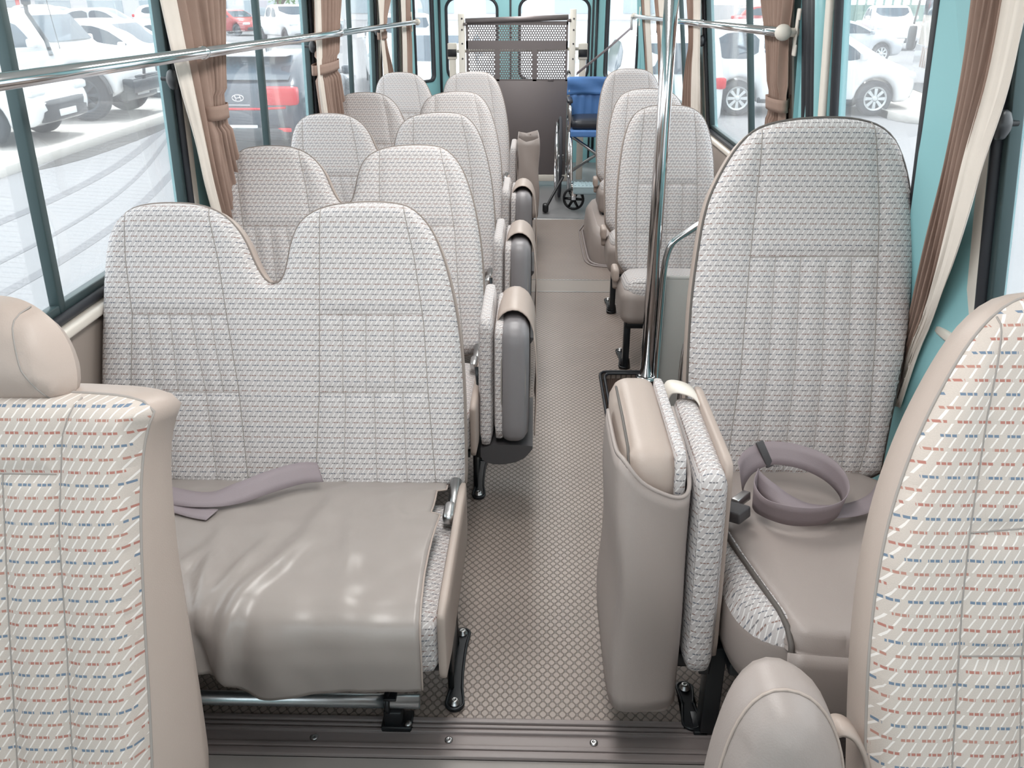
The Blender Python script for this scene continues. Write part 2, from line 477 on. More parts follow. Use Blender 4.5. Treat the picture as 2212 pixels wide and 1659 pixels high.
def shell(mb, contour, fn, depth=.07, step=.02, inset=.02):
    """side band and back of a padded panel, behind h = 0"""
    C_ = resample(contour, step, True); poly = [(p.x, p.y) for p in C_]; n = len(poly)
    def ins(off):
        out = []
        for i, p in enumerate(poly):
            a, b = np.array(poly[i - 2]), np.array(poly[(i + 2) % n]); t = b - a; L = np.hypot(*t) or 1
            out.append((p[0] - t[1] / L * off, p[1] + t[0] / L * off))
        return out
    rows = [(0, 0), (-.003, -.01), (-.003, -depth * .6), (inset * .3, -depth * .88), (inset, -depth)]
    P = [[fn(q[0], q[1], h) for off, h in rows for q in [ins(off)[i]]] for i in range(n)]
    mb.grid(P, closed_u=True, uvs=[[(poly[i][0], -h) for _, h in rows] for i in range(n)])
    q = ins(inset)
    vs, _, fs, *_ = delaunay_2d_cdt([Vector(p) for p in q], [], [list(range(n))], 1, 1e-6)
    mb.add([fn(p.x, p.y, -depth) for p in vs], [list(f)[::-1] for f in fs], [(p.x, p.y) for p in vs])

def catmull(pts, n=8, closed=False):
    P = [Vector(p) for p in pts]; N = len(P); out = []
    for i in range(N if closed else N - 1):
        if closed: a, b, c, d = P[i - 1], P[i], P[(i + 1) % N], P[(i + 2) % N]
        else: a, b, c, d = P[max(i - 1, 0)], P[i], P[i + 1], P[min(i + 2, N - 1)]
        for k in range(n):
            t = k / n
            out.append(.5 * ((2 * b) + (c - a) * t + (2 * a - 5 * b + 4 * c - d) * t * t + (3 * b - a - 3 * c + d) * t ** 3))
    if not closed: out.append(P[-1])
    return out

def ccw(c):
    a = sum(c[i][0] * c[(i + 1) % len(c)][1] - c[(i + 1) % len(c)][0] * c[i][1] for i in range(len(c)))
    return list(c) if a > 0 else list(c)[::-1]

def rrect(u0, u1, v0, v1, r, n=6):
    out = []
    for cx, cy, a in ((u1 - r, v0 + r, -90), (u1 - r, v1 - r, 0), (u0 + r, v1 - r, 90), (u0 + r, v0 + r, 180)):
        for k in range(n + 1):
            t = math.radians(a + 90 * k / n); out.append((cx + r * math.cos(t), cy + r * math.sin(t)))
    return out

def holed(mb, outer, holes, fn, d0, d1):
    """flat panel with openings, extruded from d0 to d1"""
    pts = []; loops = []
    for L in [outer] + holes:
        loops.append(list(range(len(pts), len(pts) + len(L)))); pts += [Vector(p) for p in L]
    edges = [(a, b) for L in loops for a, b in zip(L, L[1:] + L[:1])]
    vs, _, fs, *_ = delaunay_2d_cdt(pts, edges, [], 0, 1e-6)
    cen = np.array([[sum(vs[i].x for i in f) / len(f), sum(vs[i].y for i in f) / len(f)] for f in fs])
    ok = inside(cen, outer)
    for h in holes: ok &= ~inside(cen, h)
    fs = [f for f, k in zip(fs, ok) if k]; n = len(vs)
    P = [fn(p.x, p.y, d0) for p in vs] + [fn(p.x, p.y, d1) for p in vs]
    F = [tuple(f) for f in fs] + [tuple(i + n for i in f)[::-1] for f in fs]
    for L in loops: F += [(a, b, b + n, a + n) for a, b in zip(L, L[1:] + L[:1])]
    old = mb.flat; mb.flat = True; mb.add(P, F); mb.flat = old

# ================================================================ THE BUS BODY (structure)
wl = lambda y, z, d: (-(1.09 - .03 * (z - .75)) - d, y, z)
wr = lambda y, z, d: (.97 - .13 * max(0, z - .75) + d, y, z)
XB = (-1.06, 8.05), (-.90, 8.32)
def corner(p, q):
    p, q = Vector(p), Vector(q); t = (q - p).normalized(); nrm = Vector((-t.y, t.x))
    return lambda u, z, d: (p.x + t.x * u + nrm.x * d, p.y + t.y * u + nrm.y * d, z), (q - p).length
cl, cl_len = corner((-1.078, 7.98), (-.90, 8.30))
cr, cr_len = corner((.60, 8.30), (.90, 7.90))
rear = lambda x, z, d: (x, 8.30 + d, z)

WZ0, WZ1 = .765, 1.52
LEFT_WIN = [(-.62, .40, None, None), (.50, 2.68, 1.862, 2.60), (3.00, 4.40, 3.60, 4.315), (4.78, 6.20, 5.40, 6.13), (6.36, 7.20, None, None), (7.40, 7.90, None, None)]
RIGHT_WIN = [(-.62, .40, None, None), (.50, 1.76, None, 1.70), (3.28, 4.95, 3.975, 4.93), (5.18, 6.55, 5.85, 6.50), (6.78, 7.84, None, None)]

mb = MB(); holed(mb, [(-.8, -.1), (8.02, -.1), (8.02, 1.95), (-.8, 1.95)], [rrect(a, b, WZ0, WZ1, .05) for a, b, _, _ in LEFT_WIN], wl, 0, .05)
wall_left = struct('wall_left', mb, M['teal'])
mb = MB()
mb.box(-.8, 7.98, -.012, -.001, .0, .728, .003, lambda y, d, z: wl(y, z, d))
struct('trim_1', mb, M['panel_brown'])
mb = MB(); mb.box(-.8, 7.98, -.030, -.001, .728, .752, .006, lambda y, d, z: wl(y, z, d)); struct('trim_2', mb, M['cream'])
mb = MB()
holed(mb, [(-.8, -.35), (7.93, -.35), (7.93, 1.95), (-.8, 1.95)], [rrect(a, b, WZ0, WZ1, .05) for a, b, _, _ in RIGHT_WIN] + [rrect(2.05, 3.10, -.28, 1.62, .03)], wr, 0, .05)
struct('wall_right', mb, M['teal'])
mb = MB()
for a, b in ((-.8, 2.03), (3.32, 7.9)):
    mb.box(a, b, -.012, -.001, .0, .728, .003, lambda y, d, z: wr(y, z, d))
struct('trim_3', mb, M['panel_brown'])
mb = MB()
for a, b in ((-.8, 2.03), (3.28, 7.9)):
    mb.box(a, b, -.030, -.001, .728, .752, .006, lambda y, d, z: wr(y, z, d))
struct('trim_4', mb, M['cream'])
mb = MB(); holed(mb, [(0, -.1), (cl_len, -.1), (cl_len, 1.95), (0, 1.95)], [rrect(.05, cl_len - .035, .735, 1.5, .05)], cl, 0, .04)
holed(mb, [(0, -.1), (cr_len, -.1), (cr_len, 1.95), (0, 1.95)], [rrect(.045, cr_len - .04, .76, 1.5, .05)], cr, 0, .04)
REAR_WIN = [(-.80, -.345, .735, 1.42), (-.145, .475, .735, 1.42)]
holed(mb, [(-.92, -.1), (.62, -.1), (.62, 1.95), (-.92, 1.95)], [rrect(a, b, c, d, .09) for a, b, c, d in REAR_WIN], rear, 0, .05)
struct('wall_rear', mb, M['teal'])
# pressed ridge and door gap on the rear wall
mb = MB()
for x in (-.225, .508):
    mb.box(x - .008, x + .008, 8.285, 8.30, .0, 1.42, .004)
for x in (-.86, .545):
    mb.tube([(x, 8.295, .1), (x, 8.295, 1.6)], .012, 8)
struct('trim_5', mb, M['rubber'])
mb = MB(); mb.box(-1.12, 1.0, -.85, 8.34, 1.95, 1.99); struct('ceiling', mb, M['ceiling'])

# floor: studded aisle covering with the stepwell cut out
fl = lambda x, y, d: (x, y, d)
step_out = smooth_poly([(.97, 2.12), (.36, 2.12), (.283, 2.13), (.283, 2.20), (.283, 3.22), (.283, 3.315), (.36, 3.322), (.97, 3.325)], 3, False)
main = [(-1.09, 1.40), (.97, 1.40)] + step_out + [(.97, 4.385), (-1.09, 4.385)]
mb = MB(); mb.prism(main, fl, -.03, 0)
mb.prism([(-1.09, 4.59), (.97, 4.59), (.97, 6.02), (-1.09, 6.02)], fl, -.03, 0)
struct('floor', mb, M['floor'])
mb = MB(); mb.box(-1.09, .97, 4.385, 4.59, -.03, 0.0008)
struct('floor_band', mb, M['floor_plain'])
mb = MB(); mb.box(-1.09, .97, 6.03, 8.31, -.03, -.004); struct('floor_rear', mb, M['floor_rear'])
mb = MB(); mb.box(-1.09, .97, 6.005, 6.035, -.03, .004, .002); mb.box(-1.09, .97, 4.38, 4.388, 0, .0025); mb.box(-1.09, .97, 4.588, 4.596, 0, .0025)
struct('trim_6', mb, M['steel'])
mb = MB(); mb.box(-1.09, .97, -.8, 1.31, -.05, -.006); struct('floor_front', mb, M['floor_front'])
mb = MB()
mb.box(-1.09, .97, 1.30, 1.40, -.05, -.004)
for y0, y1, z in ((1.300, 1.318, .004), (1.322, 1.334, .003), (1.366, 1.376, .003), (1.380, 1.388, .004), (1.392, 1.405, .006)):
    mb.box(-1.09, .97, y0, y1, -.02, z, .002)
tr = struct('trim_7', mb, M['trim_dark'])
mb = MB()
for x in (-.80, -.46, -.17, .14, .46, .76):
    mb = MB(); mb.lathe([(.009, 0), (.009, .002), (.006, .004), (.0025, .0042), (.002, .0028)], (x, 1.35, -.004), (0, 0, 1), 14)
    part('screw_head', mb, M['steel'], tr)
# stepwell
mb = MB(); mb.box(.283, .99, 2.1, 3.33, -.31, -.29); mb.box(.55, .99, 2.1, 3.33, -.36, -.31); mb.box(.265, .283, 2.1, 3.33, -.31, -.001); mb.box(.283, .97, 3.325, 3.34, -.31, -.001); mb.box(.283, .97, 2.095, 2.115, -.31, -.001)
struct('floor_stepwell', mb, floor_mat('brown_step_mat', (128, 108, 98), (86, 74, 68), .016))
mb = MB()
edge = [(p[0], p[1], .003) for p in step_out]
mb.tube(edge, .006, 6); mb.tube([(p[0] + (.018 if p[0] < .3 else .010), p[1] + (-.018 if p[1] > 3.2 else (.018 if p[1] < 2.2 else 0)), .001) for p in edge], .006, 6)
struct('trim_8', mb, M['rubber'])

mb = MB(); front = lambda x, z, d: (x, -.80 - d, z)
holed(mb, [(-1.10, -.1), (.97, -.1), (.97, 1.95), (-1.10, 1.95)], [rrect(-1.0, .87, .90, 1.80, .1)], front, 0, .04); struct('wall_front', mb, M['teal'])
# windows
def pane(mb, contour, fn, d0, d1):
    mb.prism(contour, fn, d0, d1)

def window(n, contour, fn, sash=None, latch=None, side=1, z0=WZ0, z1=WZ1, ys=None, bar=True):
    e = bpy.data.objects.new('window_%d' % n, None); link(e); e['kind'] = 'structure'; ORG[e.name] = Vector()
    w = MB(); w.prism(contour, fn, .030, .034); part('pane', w, M['glass'], e)
    f = MB(); P = [Vector(fn(p[0], p[1], .0)) for p in contour]; Q = [Vector(fn(p[0], p[1], .02)) for p in contour]
    f.tube(P, .013, 8, True, False); f.tube(Q, .012, 8, True, False)
    part('seal', f, M['rubber'], e)
    if bar and ys:
        f = MB(); a, b = ys
        holed(f, rrect(a - .055, b + .055, z0 - .012, z1 + .05, .06), [rrect(a - .008, b + .008, z0 - .006, z1 + .01, .05)], fn, -.007, .001); part('lining', f, M['cream'], e)
        f = MB()
        for y in [b - .02, a + .02] + ([sash] if sash else []):
            f.box(y - .013, y + .013, .004, .03, z0 + .004, z1 - .004, .003, lambda q, d, z: fn(q, z, d))
        f.box(a + .01, b - .01, .006, .03, z0 + .002, z0 + .03, .003, lambda q, d, z: fn(q, z, d))
        part('sash_frame', f, M['window_frame'], e)
    if latch:
        f = MB(); c = Vector(fn(latch + .02, 1.225, -.050)); c2 = Vector(fn(latch + .03, 1.225, .02))
        s = Vector((-.80 * side, -.60, 0))
        f.box(c.x - .012, c.x + .012, c.y - .008, c.y + .012, c.z - .022, c.z + .022, .004)
        f.cyl(c, c + s * .028, .008)
        f.lathe([(.010, 0), (.027, .004), (.029, .012), (.024, .020), (.010, .026)], c + s * .022, s, 20)
        f.cyl(c, c2, .006)
        part('latch_knob', f, M['black'], e)
    return e
k = 1
for a, b, s, l in LEFT_WIN:
    window(k, rrect(a, b, WZ0, WZ1, .05), wl, s, l, 1, ys=(a, b)); k += 1
for a, b, s, l in RIGHT_WIN:
    window(k, rrect(a, b, WZ0, WZ1, .05), wr, s, l, -1, ys=(a, b)); k += 1
window(k, rrect(-1.0, .87, .90, 1.80, .1), front, bar=False); k += 1
window(k, rrect(.05, cl_len - .035, .735, 1.5, .05), cl, bar=False); k += 1
window(k, rrect(.045, cr_len - .04, .76, 1.5, .05), cr, bar=False); k += 1
for a, b, c, d in REAR_WIN:
    window(k, rrect(a, b, c, d, .09), rear, bar=False); k += 1

# folding entrance door on the right side
e = bpy.data.objects.new('door_1', None); link(e); e['kind'] = 'structure'; ORG[e.name] = Vector()
mb = MB(); holed(mb, rrect(2.06, 3.09, -.26, 1.60, .03), [rrect(2.085, 2.765, .55, 1.50, .04)], wr, .012, .04); part('door_leaf', mb, M['teal'], e)
mb = MB(); mb.prism(rrect(2.08, 2.77, .545, 1.505, .04), wr, .024, .028); part('pane', mb, M['glass'], e)
mb = MB()
mb.tube([wr(p[0], p[1], .008) for p in rrect(2.078, 2.772, .543, 1.507, .04)], .014, 8, True, False)
mb.box(2.046, 2.072, -.004, .012, .0, 1.6, .003, lambda y, d, z: wr(y, z, d))
for y in (2.955, 3.005, 3.055):
    mb.tube([wr(y, z, .0) for z in (0, .5, .76, 1.0, 1.3, 1.6)], .022, 8)
part('rubber_gasket', mb, M['rubber'], e)
mb = MB(); mb.box(2.795, 2.835, -.006, .012, .1, 1.6, .006, lambda y, d, z: wr(y, z, d)); part('edge_strip', mb, M['cream'], e)
mb = MB(); mb.tube([wr(2.885, z, .0) for z in (.1, .5, .76, 1.0, 1.3, 1.6)], .03, 12); part('door_post', mb, M['teal'], e)

# unseen ceiling lamps, added to brighten the interior
for i, y in enumerate(FILL_LAMP_YS):
    t = thing('added_ceiling_lamp', 'unseen long white ceiling lamp with frosted cover, added to brighten the aisle', 'lamp', (-.08, y, 1.95), 'added ceiling lamps over the aisle')
    mb = MB(); mb.box(-.27, .11, y - .58, y + .58, 1.935, 1.949, .004); part('housing', mb, M['cream'], t)
    mb = MB(); mb.box(-.25, .09, y - .56, y + .56, 1.932, 1.936); part('diffuser', mb, M['lamp'], t)

# ================================================================ SEATS
def back_plane(y0, z0, deg, x0=0.0):
    a = math.radians(deg); s, c = math.sin(a), math.cos(a)
    return lambda u, v, h: (x0 + u, y0 + v * s - h * c, z0 + v * c + h * s)

L_CONT = smooth_poly(ccw([(-1.066, -.015), (-1.070, .244), (-1.068, .404), (-1.062, .562), (-1.048, .642), (-1.006, .693), (-.943, .707), (-.851, .707), (-.794, .694), (-.749, .664), (-.714, .618), (-.688, .554), (-.662, .514), (-.640, .506), (-.620, .520), (-.609, .560), (-.601, .611), (-.578, .667), (-.522, .701), (-.431, .713), (-.341, .711), (-.296, .697), (-.250, .647), (-.214, .557), (-.186, .434), (-.170, .299), (-.162, .073), (-.164, -.015)]), 2)
L_SEAMS = [
    [(-1.006, .72), (-1.000, .563), (-.983, .427), (-.986, .24), (-.96, -.02)],
    [(-.806, .72), (-.771, .565), (-.748, .418), (-.719, .248), (-.690, -.02)],
    [(-.522, .72), (-.521, .521), (-.520, .239), (-.530, -.02)],
    [(-.324, .72), (-.289, .568), (-.265, .411), (-.253, .242), (-.228, -.02)],
    [(-.983, .428), (-.748, .429)], [(-.520, .433), (-.265, .436)], [(-.987, .240), (-.719, .240)], [(-.519, .241), (-.253, .244)],
    [(-.943, .428), (-.925, .24)], [(-.890, .428), (-.868, .24)], [(-.838, .428), (-.80, .24)], [(-.79, .428), (-.756, .24)],
    [(-.464, .433), (-.462, .24)], [(-.407, .434), (-.405, .24)], [(-.339, .435), (-.335, .242)],
    [(-.90, .24), (-.875, -.02)], [(-.80, .24), (-.765, -.02)], [(-.455, .24), (-.46, -.02)], [(-.385, .24), (-.375, -.02)], [(-.315, .242), (-.30, -.02)]]

def bracket(mb, x, y0, y1, side=1):
    """dog-bone foot plate on the floor"""
    pl = [(x + .020 * math.sin(t), y0 - .020 * math.cos(t)) for t in [PI * (-.5 + k / 8) for k in range(9)]]
    pl += [(x + .011, y0 + .06), (x + .011, y1 - .05)]
    pl += [(x + .018 * math.cos(t), y1 + .018 * math.sin(t)) for t in [PI * k / 8 for k in range(9)]]
    pl += [(x - .011, y1 - .05), (x - .011, y0 + .06)]
    mb.prism(smooth_poly(pl, 1), lambda u, v, d: (u, v, d), 0.0008, .010)
    mb.tube([(p[0], p[1], .010) for p in smooth_poly(pl, 1)], .0035, 6, True, False)

def bolts(parent, pts):
    for x, y, z in pts:
        mb = MB(); mb.lathe([(.0125, 0), (.0125, .003), (.009, .004), (.009, .010), (.006, .012), (.002, .012), (.002, .008)], (x, y, z), (0, 0, 1), 16)
        part('bolt', mb, M['steel'], parent)

def leg(parent, x, y0, y1, top, ytop):
    mb = MB(); bracket(mb, x, y0, y1)
    # upright pressing from the plate to the seat frame
    pr = [(y0 + .045, .008), (y1 - .035, .008), (ytop + .05, top), (ytop - .05, top)]
    mb.prism(pr, lambda u, v, d: (x - .012 + d * .6, u, v), -.006, .006)
    mb.tube([(x - .012, p[0], p[1]) for p in (pr[0], pr[3])], .007, 6); mb.tube([(x - .012, p[0], p[1]) for p in (pr[1], pr[2])], .007, 6)
    o = part('leg', mb, M['black_metal'], parent)
    bolts(o, [(x, y0 - .002, .010), (x, y1, .010)])
    return o

def double_seat(y_front, label, group, sheet=False):
    """two-place bench; y_front is the front edge of its cushion"""
    t = thing('double_bus_seat', label, 'seat', (-.62, y_front, 0), group)
    dy = y_front - 1.25
    fn = back_plane(1.79 + dy, .342, 23.2)
    mb = MB(); pillow(mb, L_CONT, lambda u, v, h: fn(u, v, h - .035), .0125, .04, .035, L_SEAMS, .0075, .0095, thread=4)
    part('backrest', mb, [M['fabric'], M['seam'], M['seam_soft']], t, fix=False)
    mb = MB(); shell(mb, L_CONT, lambda u, v, h: fn(u, v, h - .035), .075)
    sh = part('back_shell', mb, M['leather_warm'], t, 'warm beige leather edge and back of the backrest')
    mb = MB(); mb.tube([fn(p.x, p.y, -.034) for p in resample(L_CONT, .02, True)], .0028, 6, True, False); part('piping', mb, M['piping_soft'], sh)
    # cushion: fabric top block, leather side
    mb = MB(); mb.rbox((-.617, 1.515 + dy, .318), (.447, .258, .070), .035, 12, (0, 0, .006), lambda x, y, z: (x, y, z - (y - dy - 1.25) * .10))
    part('cushion', mb, M['fabric'], t, weld=.0003)
    for sx in (-.165, -1.068):
        mb = MB(); mb.rbox((sx, 1.53 + dy, .305), (.011, .265, .060), .010, 8, fn=lambda x, y, z: (x, y, z - (y - dy - 1.25) * .06 + (.04 if z > .29 else 0)))
        part('cushion_side', mb, M['leather_warm'], t, 'warm beige leather side band', weld=.0003)
    mb = MB(); mb.box(-1.03, -.19, 1.36 + dy, 1.72 + dy, .20, .24, .006); mb.tube([(-1.04, 1.34 + dy, .215), (-.18, 1.34 + dy, .215)], .013, 10)
    part('seat_frame', mb, M['black_metal'], t)
    leg(t, -.165, 1.443 + dy, 1.67 + dy, .22, 1.55 + dy)
    leg(t, -1.00, 1.443 + dy, 1.67 + dy, .22, 1.55 + dy)
    # recline hinge at the aisle end
    mb = MB(); mb.tube([(-.185, 1.66 + dy, .30), (-.184, 1.73 + dy, .345), (-.182, 1.80 + dy, .37)], .014, 10); mb.rbox((-.186, 1.655 + dy, .372), (.013, .035, .014), .011, 6)
    part('recline_hinge', mb, M['steel'], t, weld=.0003)
    if sheet:
        part_sheet(t)
    return t

def part_sheet(t):
    """loose vinyl sheet laid over the cushion and hanging in front"""
    path = [(1.80, .352), (1.72, .372), (1.60, .386), (1.45, .398), (1.33, .409), (1.275, .410), (1.245, .398), (1.232, .372), (1.228, .33), (1.230, .295), (1.236, .250)]
    pa = resample([(0, a, b) for a, b in path], .011); n = len(pa); P = []; uv = []
    nx = 84
    for i in range(nx + 1):
        u = i / nx; x = -1.06 + u * (1.06 - .205); row = []; xe = x; ruv = []
        for j, p in enumerate(pa):
            s = j / (n - 1)
            # hem is lower in the middle, drawn up at the left
            down = 1.0
            y, z = p.y, p.z
            drop = max(0, (s - .68) / .32)
            lift = .055 * min(1.8, max(0, (-.51 - x) / .11)) - .015 * math.exp(-((x + .52) / .1) ** 2)
            z += drop * drop * lift
            # creases running from the front rim up toward the middle
            wv = 0
            for cx, cs, ln, wd, am, sl in ((-.86, .70, .16, .016, .013, -.4), (-.78, .68, .15, .02, .014, .5), (-.70, .66, .14, .015, .012, -.5), (-.63, .64, .20, .018, .014, .35), (-.57, .60, .16, .016, .012, -.35), (-.50, .60, .14, .016, .010, -.55), (-.92, .82, .2, .022, .020, .3), (-.80, .88, .16, .016, .020, .6), (-.72, .85, .2, .018, .022, .5), (-.645, .88, .18, .016, .020, .5), (-.605, .90, .16, .014, -.014, .4), (-.56, .86, .2, .022, .020, -.4), (-.47, .90, .14, .05, .010, .2), (-.46, .30, .30, .03, .011, -.35), (-.38, .42, .3, .02, .006, .3), (-.30, .22, .16, .02, .005, .2)):
                q = (x - cx) - sl * (s - cs) * .35
                wv += am * math.exp(-(q / wd) ** 2) * math.exp(-((s - cs) / ln) ** 2)
            wv += .006 * noise.noise(Vector((x * 7, s * 5, 1.3))) + .003 * noise.noise(Vector((x * 19, s * 12, 4)))
            wv *= min(1, s * 6) * 1.25
            a = pa[max(0, j - 1)]; b = pa[min(n - 1, j + 1)]; tx = (b - a).normalized(); nrm = Vector((0, tx.z, -tx.y))
            row.append(Vector((x + max(0, (x + .40) / .195) * (.004 * math.sin(s * 9) - (.022 if .08 < s < .27 else 0)), y, z)) + nrm * (wv + .010)); ruv.append((x, s))
        P.append(row); uv.append(ruv)
    mb = MB(); mb.grid(P, uvs=uv, thick=.0022)
    o = part('seat_cover', mb, M['vinyl'], t, 'loose creased grey vinyl sheet over the cushion')
    mb = MB(); mb.tube([p + Vector((.002, 0, .001)) for p in P[nx][2:]], .0022, 5); part('hem', mb, M['leather_warm'], o)
    return o

ROWS_L = [1.25, 2.128, 3.006, 3.884, 5.17]
LAB_L = ['double bus seat at the front left with a loose creased vinyl sheet over its cushion',
         'double bus seat on the left standing directly behind the seat with the vinyl sheet',
         'double bus seat on the left, middle one of the five double seats',
         'double bus seat on the left, second from the rear of the bus',
         'rearmost double bus seat on the left, nearest the grey lift platform']
d0 = double_seat(1.25, LAB_L[0], 'double seats along the left side', True)
for i in range(1, 5):
    copy_thing(d0, (-.62, ROWS_L[i], 0), LAB_L[i], skip=('seat_cover',))

def belt_ribbon(mb, pts, wvec, half, th=.0016, n=8):
    P = catmull(pts, n); W = catmull(wvec, n)
    mb.grid([[p - Vector(w).normalized() * half, p - Vector(w).normalized() * half * .34, p + Vector(w).normalized() * half * .34, p + Vector(w).normalized() * half] for p, w in zip(P, W)], thick=th)

# seat belt lying along the back of the front left bench
t = thing('seat_belt', 'purple grey seat belt lying twisted across the vinyl sheet at front left', 'seat belt', (-.7, 1.66, .39))
mb = MB()
belt_ribbon(mb, [(-1.03, 1.73, .412), (-.93, 1.69, .412), (-.82, 1.645, .415), (-.73, 1.625, .418), (-.66, 1.645, .424), (-.60, 1.685, .430), (-.54, 1.725, .430), (-.50, 1.752, .418)],
            [(0, .5, .9), (0, .8, .6), (0, .95, .25), (.1, 1, .15), (-.3, .8, .6), (-.45, .6, .75), (-.4, .6, .75), (-.4, .7, .6)], .026)
part('webbing', mb, M['belt'], t)
mb = MB(); belt_ribbon(mb, [(-1.0, 1.70, .410), (-.9, 1.65, .409), (-.80, 1.612, .409), (-.74, 1.588, .409), (-.70, 1.578, .409)], [(0, .9, .3), (0, .95, .2), (0, 1, .05), (.2, 1, 0), (.3, 1, 0)], .022)
part('webbing_end', mb, M['belt'], t)

# ---------------------------------------------------------------- single seats on the right
def single_back(t, cont, seams, fn, T=.045, r=.045, fab='fabric', lea='leather_warm', depth=.08, spacing=.0125, groove=.008):
    mb = MB(); pillow(mb, cont, lambda u, v, h: fn(u, v, h - .035), spacing, T, r, seams, groove, .009, thread=3)
    part('backrest', mb, [M[fab], M['seam'], M['seam_soft']], t, fix=False)
    mb = MB(); shell(mb, cont, lambda u, v, h: fn(u, v, h - .035), depth)
    sh = part('back_shell', mb, M[lea], t, 'leather edge and back of the backrest')
    mb = MB(); mb.tube([fn(p.x, p.y, -.034) for p in resample(cont, .02, True)], .0028, 6, True, False); part('piping', mb, M['piping_soft'], sh)

S_CONT = smooth_poly(ccw([(.372, -.01), (.360, .2), (.361, .36), (.370, .49), (.386, .605), (.417, .69), (.472, .728), (.570, .737), (.668, .728), (.722, .69), (.756, .605), (.772, .49), (.778, .36), (.770, .2), (.752, -.01)]), 2)
S_SEAMS = [[(.470, .75), (.452, .55), (.440, .30), (.448, -.02)], [(.672, .75), (.690, .55), (.700, .30), (.690, -.02)], [(.447, .40), (.696, .40)], [(.441, .19), (.70, .19)],
           [(.505, .40), (.505, -.02)], [(.570, .40), (.570, -.02)], [(.635, .40), (.635, -.02)]]
def single_seat(y_front, label, group):
    t = thing('single_bus_seat', label, 'seat', (.57, y_front, 0), group)
    dy = y_front - 3.32
    fn = back_plane(3.57 + dy, .335, 19)
    single_back(t, S_CONT, S_SEAMS, fn)
    mb = MB(); mb.rbox((.565, 3.465 + dy, .335), (.190, .140, .065), .05, 12, (0, .01, .012), lambda x, y, z: (x, y, z - (y - dy - 3.32) * .10)); part('cushion', mb, M['fabric'], t, weld=.0003)
    mb = MB(); mb.rbox((.565, 3.465 + dy, .275), (.205, .152, .072), .045, 12, (0, 0, 0), lambda x, y, z: (x, y, z + (.012 * (1 - (y - dy - 3.32) / .25) if z > .275 else 0))); part('cushion_side', mb, M['leather'], t, 'grey beige leather band round the cushion', weld=.0003)
    mb = MB(); mb.rbox((.352, 3.56 + dy, .36), (.015, .05, .03), .013, 6); mb.tube([(.356, 3.54 + dy, .30), (.356, 3.61 + dy, .37)], .014, 8); part('recline_hinge', mb, M['leather_warm'], t, weld=.0003)
    mb = MB(); mb.box(.385, .75, 3.34 + dy, 3.56 + dy, .185, .215, .006); part('seat_frame', mb, M['black_metal'], t)
    for lx in (.395, .72):
        mb = MB(); mb.box(lx - .013, lx + .013, 3.345 + dy, 3.385 + dy, .008, .20, .003); mb.cyl((lx, 3.365 + dy, .0), (lx, 3.365 + dy, .04), .024, .018)
        bracket(mb, lx - .006, 3.36 + dy, 3.53 + dy); o = part('leg', mb, M['black_metal'], t)
        bolts(o, [(lx - .006, 3.36 + dy - .002, .010), (lx - .006, 3.53 + dy, .010)])
    return t
s0 = single_seat(3.325, 'single bus seat on the right directly behind the low beige partition', 'single seats along the right side')
copy_thing(s0, (.57, 4.02, 0), 'single bus seat on the right between the partition seat and the wheel arch seat')
copy_thing(s0, (.61, 5.30, 0), 'single bus seat on the right at the rear beside the blue wheelchair', skip=('leg',))

# wide high-backed seat at the front right
t = thing('high_backed_bus_seat', 'wide high-backed patterned seat at the front right with a looped seat belt on its cushion', 'seat', (.64, 1.25, 0))
H_CONT = smooth_poly(ccw([(.455, -.02), (.402, .01), (.388, .06), (.386, .150), (.388, .378), (.395, .489), (.416, .655), (.446, .731), (.489, .806), (.531, .847), (.596, .866), (.693, .874), (.769, .871), (.829, .855), (.869, .818), (.902, .733), (.918, .625), (.925, .494), (.920, .338), (.902, .213), (.880, .06), (.872, -.02)]), 2)
H_SEAMS = [[(.545, .89), (.521, .535), (.509, .266), (.478, -.02)], [(.800, .89), (.822, .66), (.826, .537), (.830, .337), (.826, .10), (.80, -.02)], [(.521, .540), (.826, .545)],
           [(.582, .54), (.575, .27), (.545, -.02)], [(.642, .54), (.640, .27), (.62, -.02)], [(.703, .54), (.705, .27), (.69, -.02)], [(.763, .54), (.768, .27), (.765, -.02)]]
fn = back_plane(1.85, .361, 18)
mb = MB(); pillow(mb, H_CONT, lambda u, v, h: fn(u, v, h - .035), .0125, .045, .05, H_SEAMS, .0085, .010, thread=3); part('backrest', mb, [M['fabric'], M['seam'], M['seam_soft']], t, fix=False)
mb = MB(); shell(mb, H_CONT, lambda u, v, h: fn(u, v, h - .035), .085); sh = part('back_shell', mb, M['leather_warm'], t, 'warm beige leather edge and back of the backrest')
mb = MB(); mb.tube([fn(p.x, p.y, -.034) for p in resample(H_CONT, .02, True)], .0042, 6, True, False); part('piping', mb, M['piping'], sh)
C_OUT = [(.395, 1.93), (.388, 1.70), (.385, 1.55), (.382, 1.38), (.392, 1.29), (.43, 1.235), (.52, 1.205), (.66, 1.195), (.80, 1.205), (.855, 1.25), (.885, 1.36), (.90, 1.93)]
C_OUT = smooth_poly(ccw(C_OUT), 2)
tilt = lambda u, v: -.075 * (v - 1.2)
mb = MB(); pillow(mb, C_OUT, lambda u, v, h: (u, v, .375 + tilt(u, v) + h), .018, .045, .05); part('cushion', mb, [M['fabric'], M['seam'], M['seam_soft']], t, fix=False)
mb = MB(); shell(mb, C_OUT, lambda u, v, h: (u, v, .376 + tilt(u, v) + h), .135, inset=.03); part('cushion_side', mb, M['leather'], t, 'grey beige leather band round the cushion')
